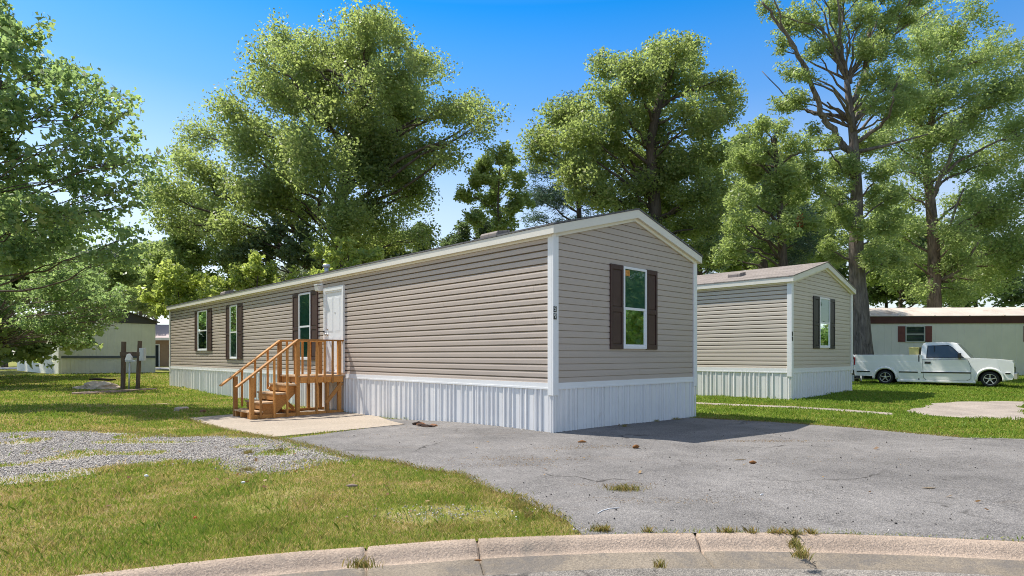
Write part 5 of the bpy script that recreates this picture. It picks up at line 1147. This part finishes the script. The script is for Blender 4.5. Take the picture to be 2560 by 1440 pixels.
patch([(480,1275,1,.6,1),(520,1250,.7,.5,.7),(390,1315,.9,.5,.8),(330,1330,.5,.4,.4),(390,1360,1.0,.5,1),(220,1350,1.3,.6,1.2),(340,1400,.9,.5,.9),(190,1400,1,.5,.8),(560,1240,.4,.3,.4),(1010,1190,1.2,.6,1.0),(1060,1200,.8,.4,.5),(450,1370,.5,.4,.6)],
      200, .17, .17, .045, .006, M['weed'], 'brighter green crabgrass tufts in the front lawn')
def lawn_extras():
    x, y = sample(60000, 3.6, 26, -50, 48); ok = np.hypot(x-KC[0], y-KC[1]) > KR+.05
    for pl in (DRIVE_P, PAD_P, SLAB_P, H1P, H2P): ok &= ~inside(x, y, pl)
    ok &= ~inside(x, y, GRAV_P) | (rng.random(len(x)) < .12)
    t = vnoise(x, y, 3.1, 51); k = ok & (t > .60); q = x[k], y[k]; n = len(q[0]); rr = np.hypot(*q)
    blades(q[0], q[1], rng.uniform(.03,.075,n)*(1+rr/40), np.clip(.0012*rr,.004,.03)*rng.uniform(.7,1.3,n), 1.1, 'grass_tufts', M['weed'], 'brighter taller grass tufts scattered over the lawn')
    k = ok & (t < .52); q = x[k], y[k]; n = len(q[0]); rr = np.hypot(*q)
    blades(q[0], q[1], rng.uniform(.008,.02,n), np.clip(.0010*rr,.004,.02), 3.2, 'dry_grass', M['dry'], 'dry straw coloured blades lying in the lawn', z=g(q[0], q[1])+.012)
    X = []; Y = []
    for e in (edgeL, edgeR, [P(*p) for p in ((470,1048),(675,1097),(700,1100))], GRAV[:5]):
        for a, b in zip(e, e[1:]):
            m = int(math.dist(a, b)*420); t = rng.random(m); X.append(a[0]+(b[0]-a[0])*t+rng.normal(size=m)*.055); Y.append(a[1]+(b[1]-a[1])*t+rng.normal(size=m)*.055)
    x = np.concatenate(X); y = np.concatenate(Y); n = len(x)
    blades(x, y, rng.uniform(.012,.05,n), rng.uniform(.005,.010,n), 1.6, 'edge_weeds', M['dry'], 'dry ragged grass along the edges of the driveway', z=g(x, y)+.01)
lawn_extras()
patch([(1560,1227,1.6,.5,1.0),(1325,1295,.5,.4,.5),(1300,1270,.6,.5,.5),(1505,1331,.7,.15,.5),(620,1135,.5,.3,.35),(700,1130,.5,.3,.3),(618,1178,.8,.3,.3),(1990,1368,.35,.45,.3),(2005,1392,.5,.2,.25),(1648,1418,.3,.12,.12),(905,1418,.8,.12,.25),(1820,1335,.6,.08,.25),(1880,1337,.3,.08,.15),(1940,1338,.6,.08,.3),(1985,1340,.5,.08,.25),(2030,1339,.3,.08,.15),(1620,1334,.3,.08,.12),(1120,1047,.8,.2,.15),(1250,1066,.6,.2,.12),(1560,1068,.5,.2,.15),(1640,1055,.6,.2,.15),(1690,1050,1.5,.3,.3),(1440,1064,1,.2,.15)],
      420, .055, .10, .055, .006, M['dry'], 'dry brownish weeds in cracks of the driveway and kerb')
M['needle'] = patch_mat('brown_needle', [(0,(.20,.12,.06)),(.5,(.30,.20,.10)),(1,(.44,.33,.18))])
def needles():
    X = []; Y = []
    for px, py, sx, sy, n in ((1300,1150,.55,.12,420),(1420,1122,.4,.10,260),(1260,1165,.4,.1,200),(1910,1105,.5,.07,420),(1545,1216,.25,.06,160),(1700,1254,.35,.08,160),(1500,1118,.3,.06,90),(2070,1150,.8,.25,120),(1000,1090,.8,.2,120),(1060,1068,.4,.08,120)):
        cx, cy = P(px, py); X.append(cx+rng.normal(size=n)*sx); Y.append(cy+rng.normal(size=n)*sy)
    x = np.concatenate(X); y = np.concatenate(Y); n = len(x)
    blades(x, y, rng.uniform(.004,.012,n), rng.uniform(.004,.010,n), 4.5, 'pine_needles', M['needle'], 'drifts of brown pine needles and grit on the asphalt', z=g(x, y)+.017, cat='needles')
needles()
M['crumb'] = paint('dark_asphalt_crumb', (.06,.055,.052), .9, .1, .4, 30)
def crumbs():
    a, b = sample(900, 4.4, 13.5, -25, 42); k = inside(a, b, DRIVE_P) & ~inside(a, b, PAD_P) & ~inside(a, b, H1P) & (np.hypot(a-KC[0], b-KC[1]) > KR+.1); a, b = a[k], b[k]
    rocks(a, b, rng.lognormal(-5.3,.45,len(a)).clip(.003,.013), .014, 'crumbs', M['crumb'], 'dark crumbs of loose asphalt scattered over the driveway')
def rocks(a, b, s, off, name, mat, label):
    n = len(a); base = np.array([(1,0,0),(-.6,.8,0),(-.5,-.9,0),(.1,.1,.8),(.2,-.1,-.5)])
    v = base[None]*s[:,None,None]*rng.uniform(.6,1.4,(n,5,3)); an = rng.uniform(0,6.28,n); c, d = np.cos(an), np.sin(an); vx = v[...,0]*c[:,None]-v[...,1]*d[:,None]; vy = v[...,0]*d[:,None]+v[...,1]*c[:,None]
    v = np.stack([vx+a[:,None], vy+b[:,None], v[...,2]+(g(a, b)+off+s*.3)[:,None]], -1).reshape(-1,3)
    f = np.array([(0,1,3),(1,2,3),(2,0,3),(1,0,4),(2,1,4),(0,2,4)])[None]+np.arange(n)[:,None,None]*5
    tag(np_mesh(name, v, f.reshape(-1), 3, mat), label, name, kind='stuff')
crumbs()
def pebbles():
    x, y = [], []
    xmin, xmax = -15, -1; ymin, ymax = min(p[1] for p in GRAV_P), max(p[1] for p in GRAV_P); n = 190000
    a = rng.uniform(xmin, xmax, n); b = rng.uniform(ymin, ymax, n); k = inside(a+rng.normal(size=n)*.10, b+rng.normal(size=n)*.10, GRAV_P); k &= vnoise(a, b, 1.6, 3) < .60; k &= ~inside(a, b, PAD_P); k &= ~inside(a, b, DRIVE_P)
    a, b = a[k][:60000], b[k][:60000]
    bx, by = P(1110,1285); n2 = 380; a = np.concatenate([a, bx+rng.normal(size=n2)*.28]); b = np.concatenate([b, by+rng.normal(size=n2)*.17])
    ed = np.array(DRIVE_P); i = rng.integers(0, len(ed), 1500); kk = rng.normal(size=(1500,2))*.07; a = np.concatenate([a, ed[i,0]+kk[:,0]]); b = np.concatenate([b, ed[i,1]+kk[:,1]])
    hx, hy = C0[None,:].T; t = rng.uniform(.1, 7, 700); dd = np.abs(rng.normal(size=700))*.06+.03; a = np.concatenate([a, C0[0]+L2[0]*t-G2[0]*dd]); b = np.concatenate([b, C0[1]+L2[1]*t-G2[1]*dd])
    ok = np.hypot(a-KC[0], b-KC[1]) > KR+.05; a, b = a[ok], b[ok]
    rocks(a, b, rng.lognormal(-5.0,.42,len(a)).clip(.003,.016), .008, 'gravel', M['pebble'], 'loose grey crushed stones over the gravel strip')
pebbles()

# ------------------------------------------------------------------ light, sky, camera
sh = Vector((1.95,-1.0,-3.36)); sd = -sh.normalized()           # towards the sun
el = math.asin(sd.z); az = math.atan2(sd.x, sd.y)
sun = bpy.data.lights.new('sun', 'SUN'); sun.energy = 4.4; sun.angle = R(.5); sun.color = (1,.955,.88)
so = bpy.data.objects.new('sun', sun); COL.objects.link(so); so.rotation_euler = sd.to_track_quat('Z', 'Y').to_euler(); so.location = (0,0,40)
w = bpy.data.worlds.new('World'); S.world = w; w.use_nodes = True; nt = w.node_tree; nt.nodes.clear()
sky = nt.nodes.new('ShaderNodeTexSky'); sky.sky_type = 'NISHITA'; sky.sun_disc = False; sky.sun_elevation = el; sky.sun_rotation = az
sky.air_density = 1.0; sky.dust_density = .10; sky.ozone_density = 3.0; sky.altitude = 0
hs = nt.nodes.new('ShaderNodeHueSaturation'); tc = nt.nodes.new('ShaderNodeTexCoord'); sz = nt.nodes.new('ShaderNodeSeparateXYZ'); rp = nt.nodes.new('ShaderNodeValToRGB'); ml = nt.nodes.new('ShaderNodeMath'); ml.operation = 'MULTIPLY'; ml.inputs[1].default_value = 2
els = rp.color_ramp.elements; SR = ((.0,.22),(.12,.28),(.23,.40),(.38,.63),(.50,.715),(.60,.55),(.75,.18))  # overhead sky desaturated, an added tweak to keep the ambient fill neutral
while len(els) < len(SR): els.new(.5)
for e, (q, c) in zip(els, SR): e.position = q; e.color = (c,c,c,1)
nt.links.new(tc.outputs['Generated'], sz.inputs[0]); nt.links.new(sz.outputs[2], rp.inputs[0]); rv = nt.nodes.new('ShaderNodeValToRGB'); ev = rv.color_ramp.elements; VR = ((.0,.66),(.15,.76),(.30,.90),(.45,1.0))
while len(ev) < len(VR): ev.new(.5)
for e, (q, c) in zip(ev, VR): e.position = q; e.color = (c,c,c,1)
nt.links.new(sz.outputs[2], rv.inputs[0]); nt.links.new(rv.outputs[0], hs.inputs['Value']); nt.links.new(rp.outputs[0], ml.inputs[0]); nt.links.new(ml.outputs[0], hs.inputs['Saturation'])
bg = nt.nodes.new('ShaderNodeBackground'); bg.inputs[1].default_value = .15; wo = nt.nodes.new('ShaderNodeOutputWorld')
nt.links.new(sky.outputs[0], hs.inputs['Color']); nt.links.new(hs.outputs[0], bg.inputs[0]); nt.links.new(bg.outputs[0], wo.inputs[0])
cam = bpy.data.cameras.new('camera'); co = bpy.data.objects.new('camera', cam); COL.objects.link(co); S.camera = co
co.location = (0,0,HC); co.rotation_euler = (R(90),0,0); cam.sensor_width = 36; cam.lens = 36*F/2560; cam.shift_y = (HZ-720)/2560; cam.clip_end = 1500; cam.clip_start = .05
S.view_settings.view_transform = 'Standard'; S.view_settings.look = 'None'; S.view_settings.exposure = .6; S.view_settings.gamma = 1
S.cycles.use_denoising = True; S.cycles.denoising_prefilter = 'NONE'; S.cycles.denoising_input_passes = 'RGB_ALBEDO_NORMAL'
S.cycles.filter_width = 1.0
S.cycles.max_bounces = 7; S.cycles.diffuse_bounces = 5; S.cycles.glossy_bounces = 3; S.cycles.transmission_bounces = 4; S.cycles.transparent_max_bounces = 6
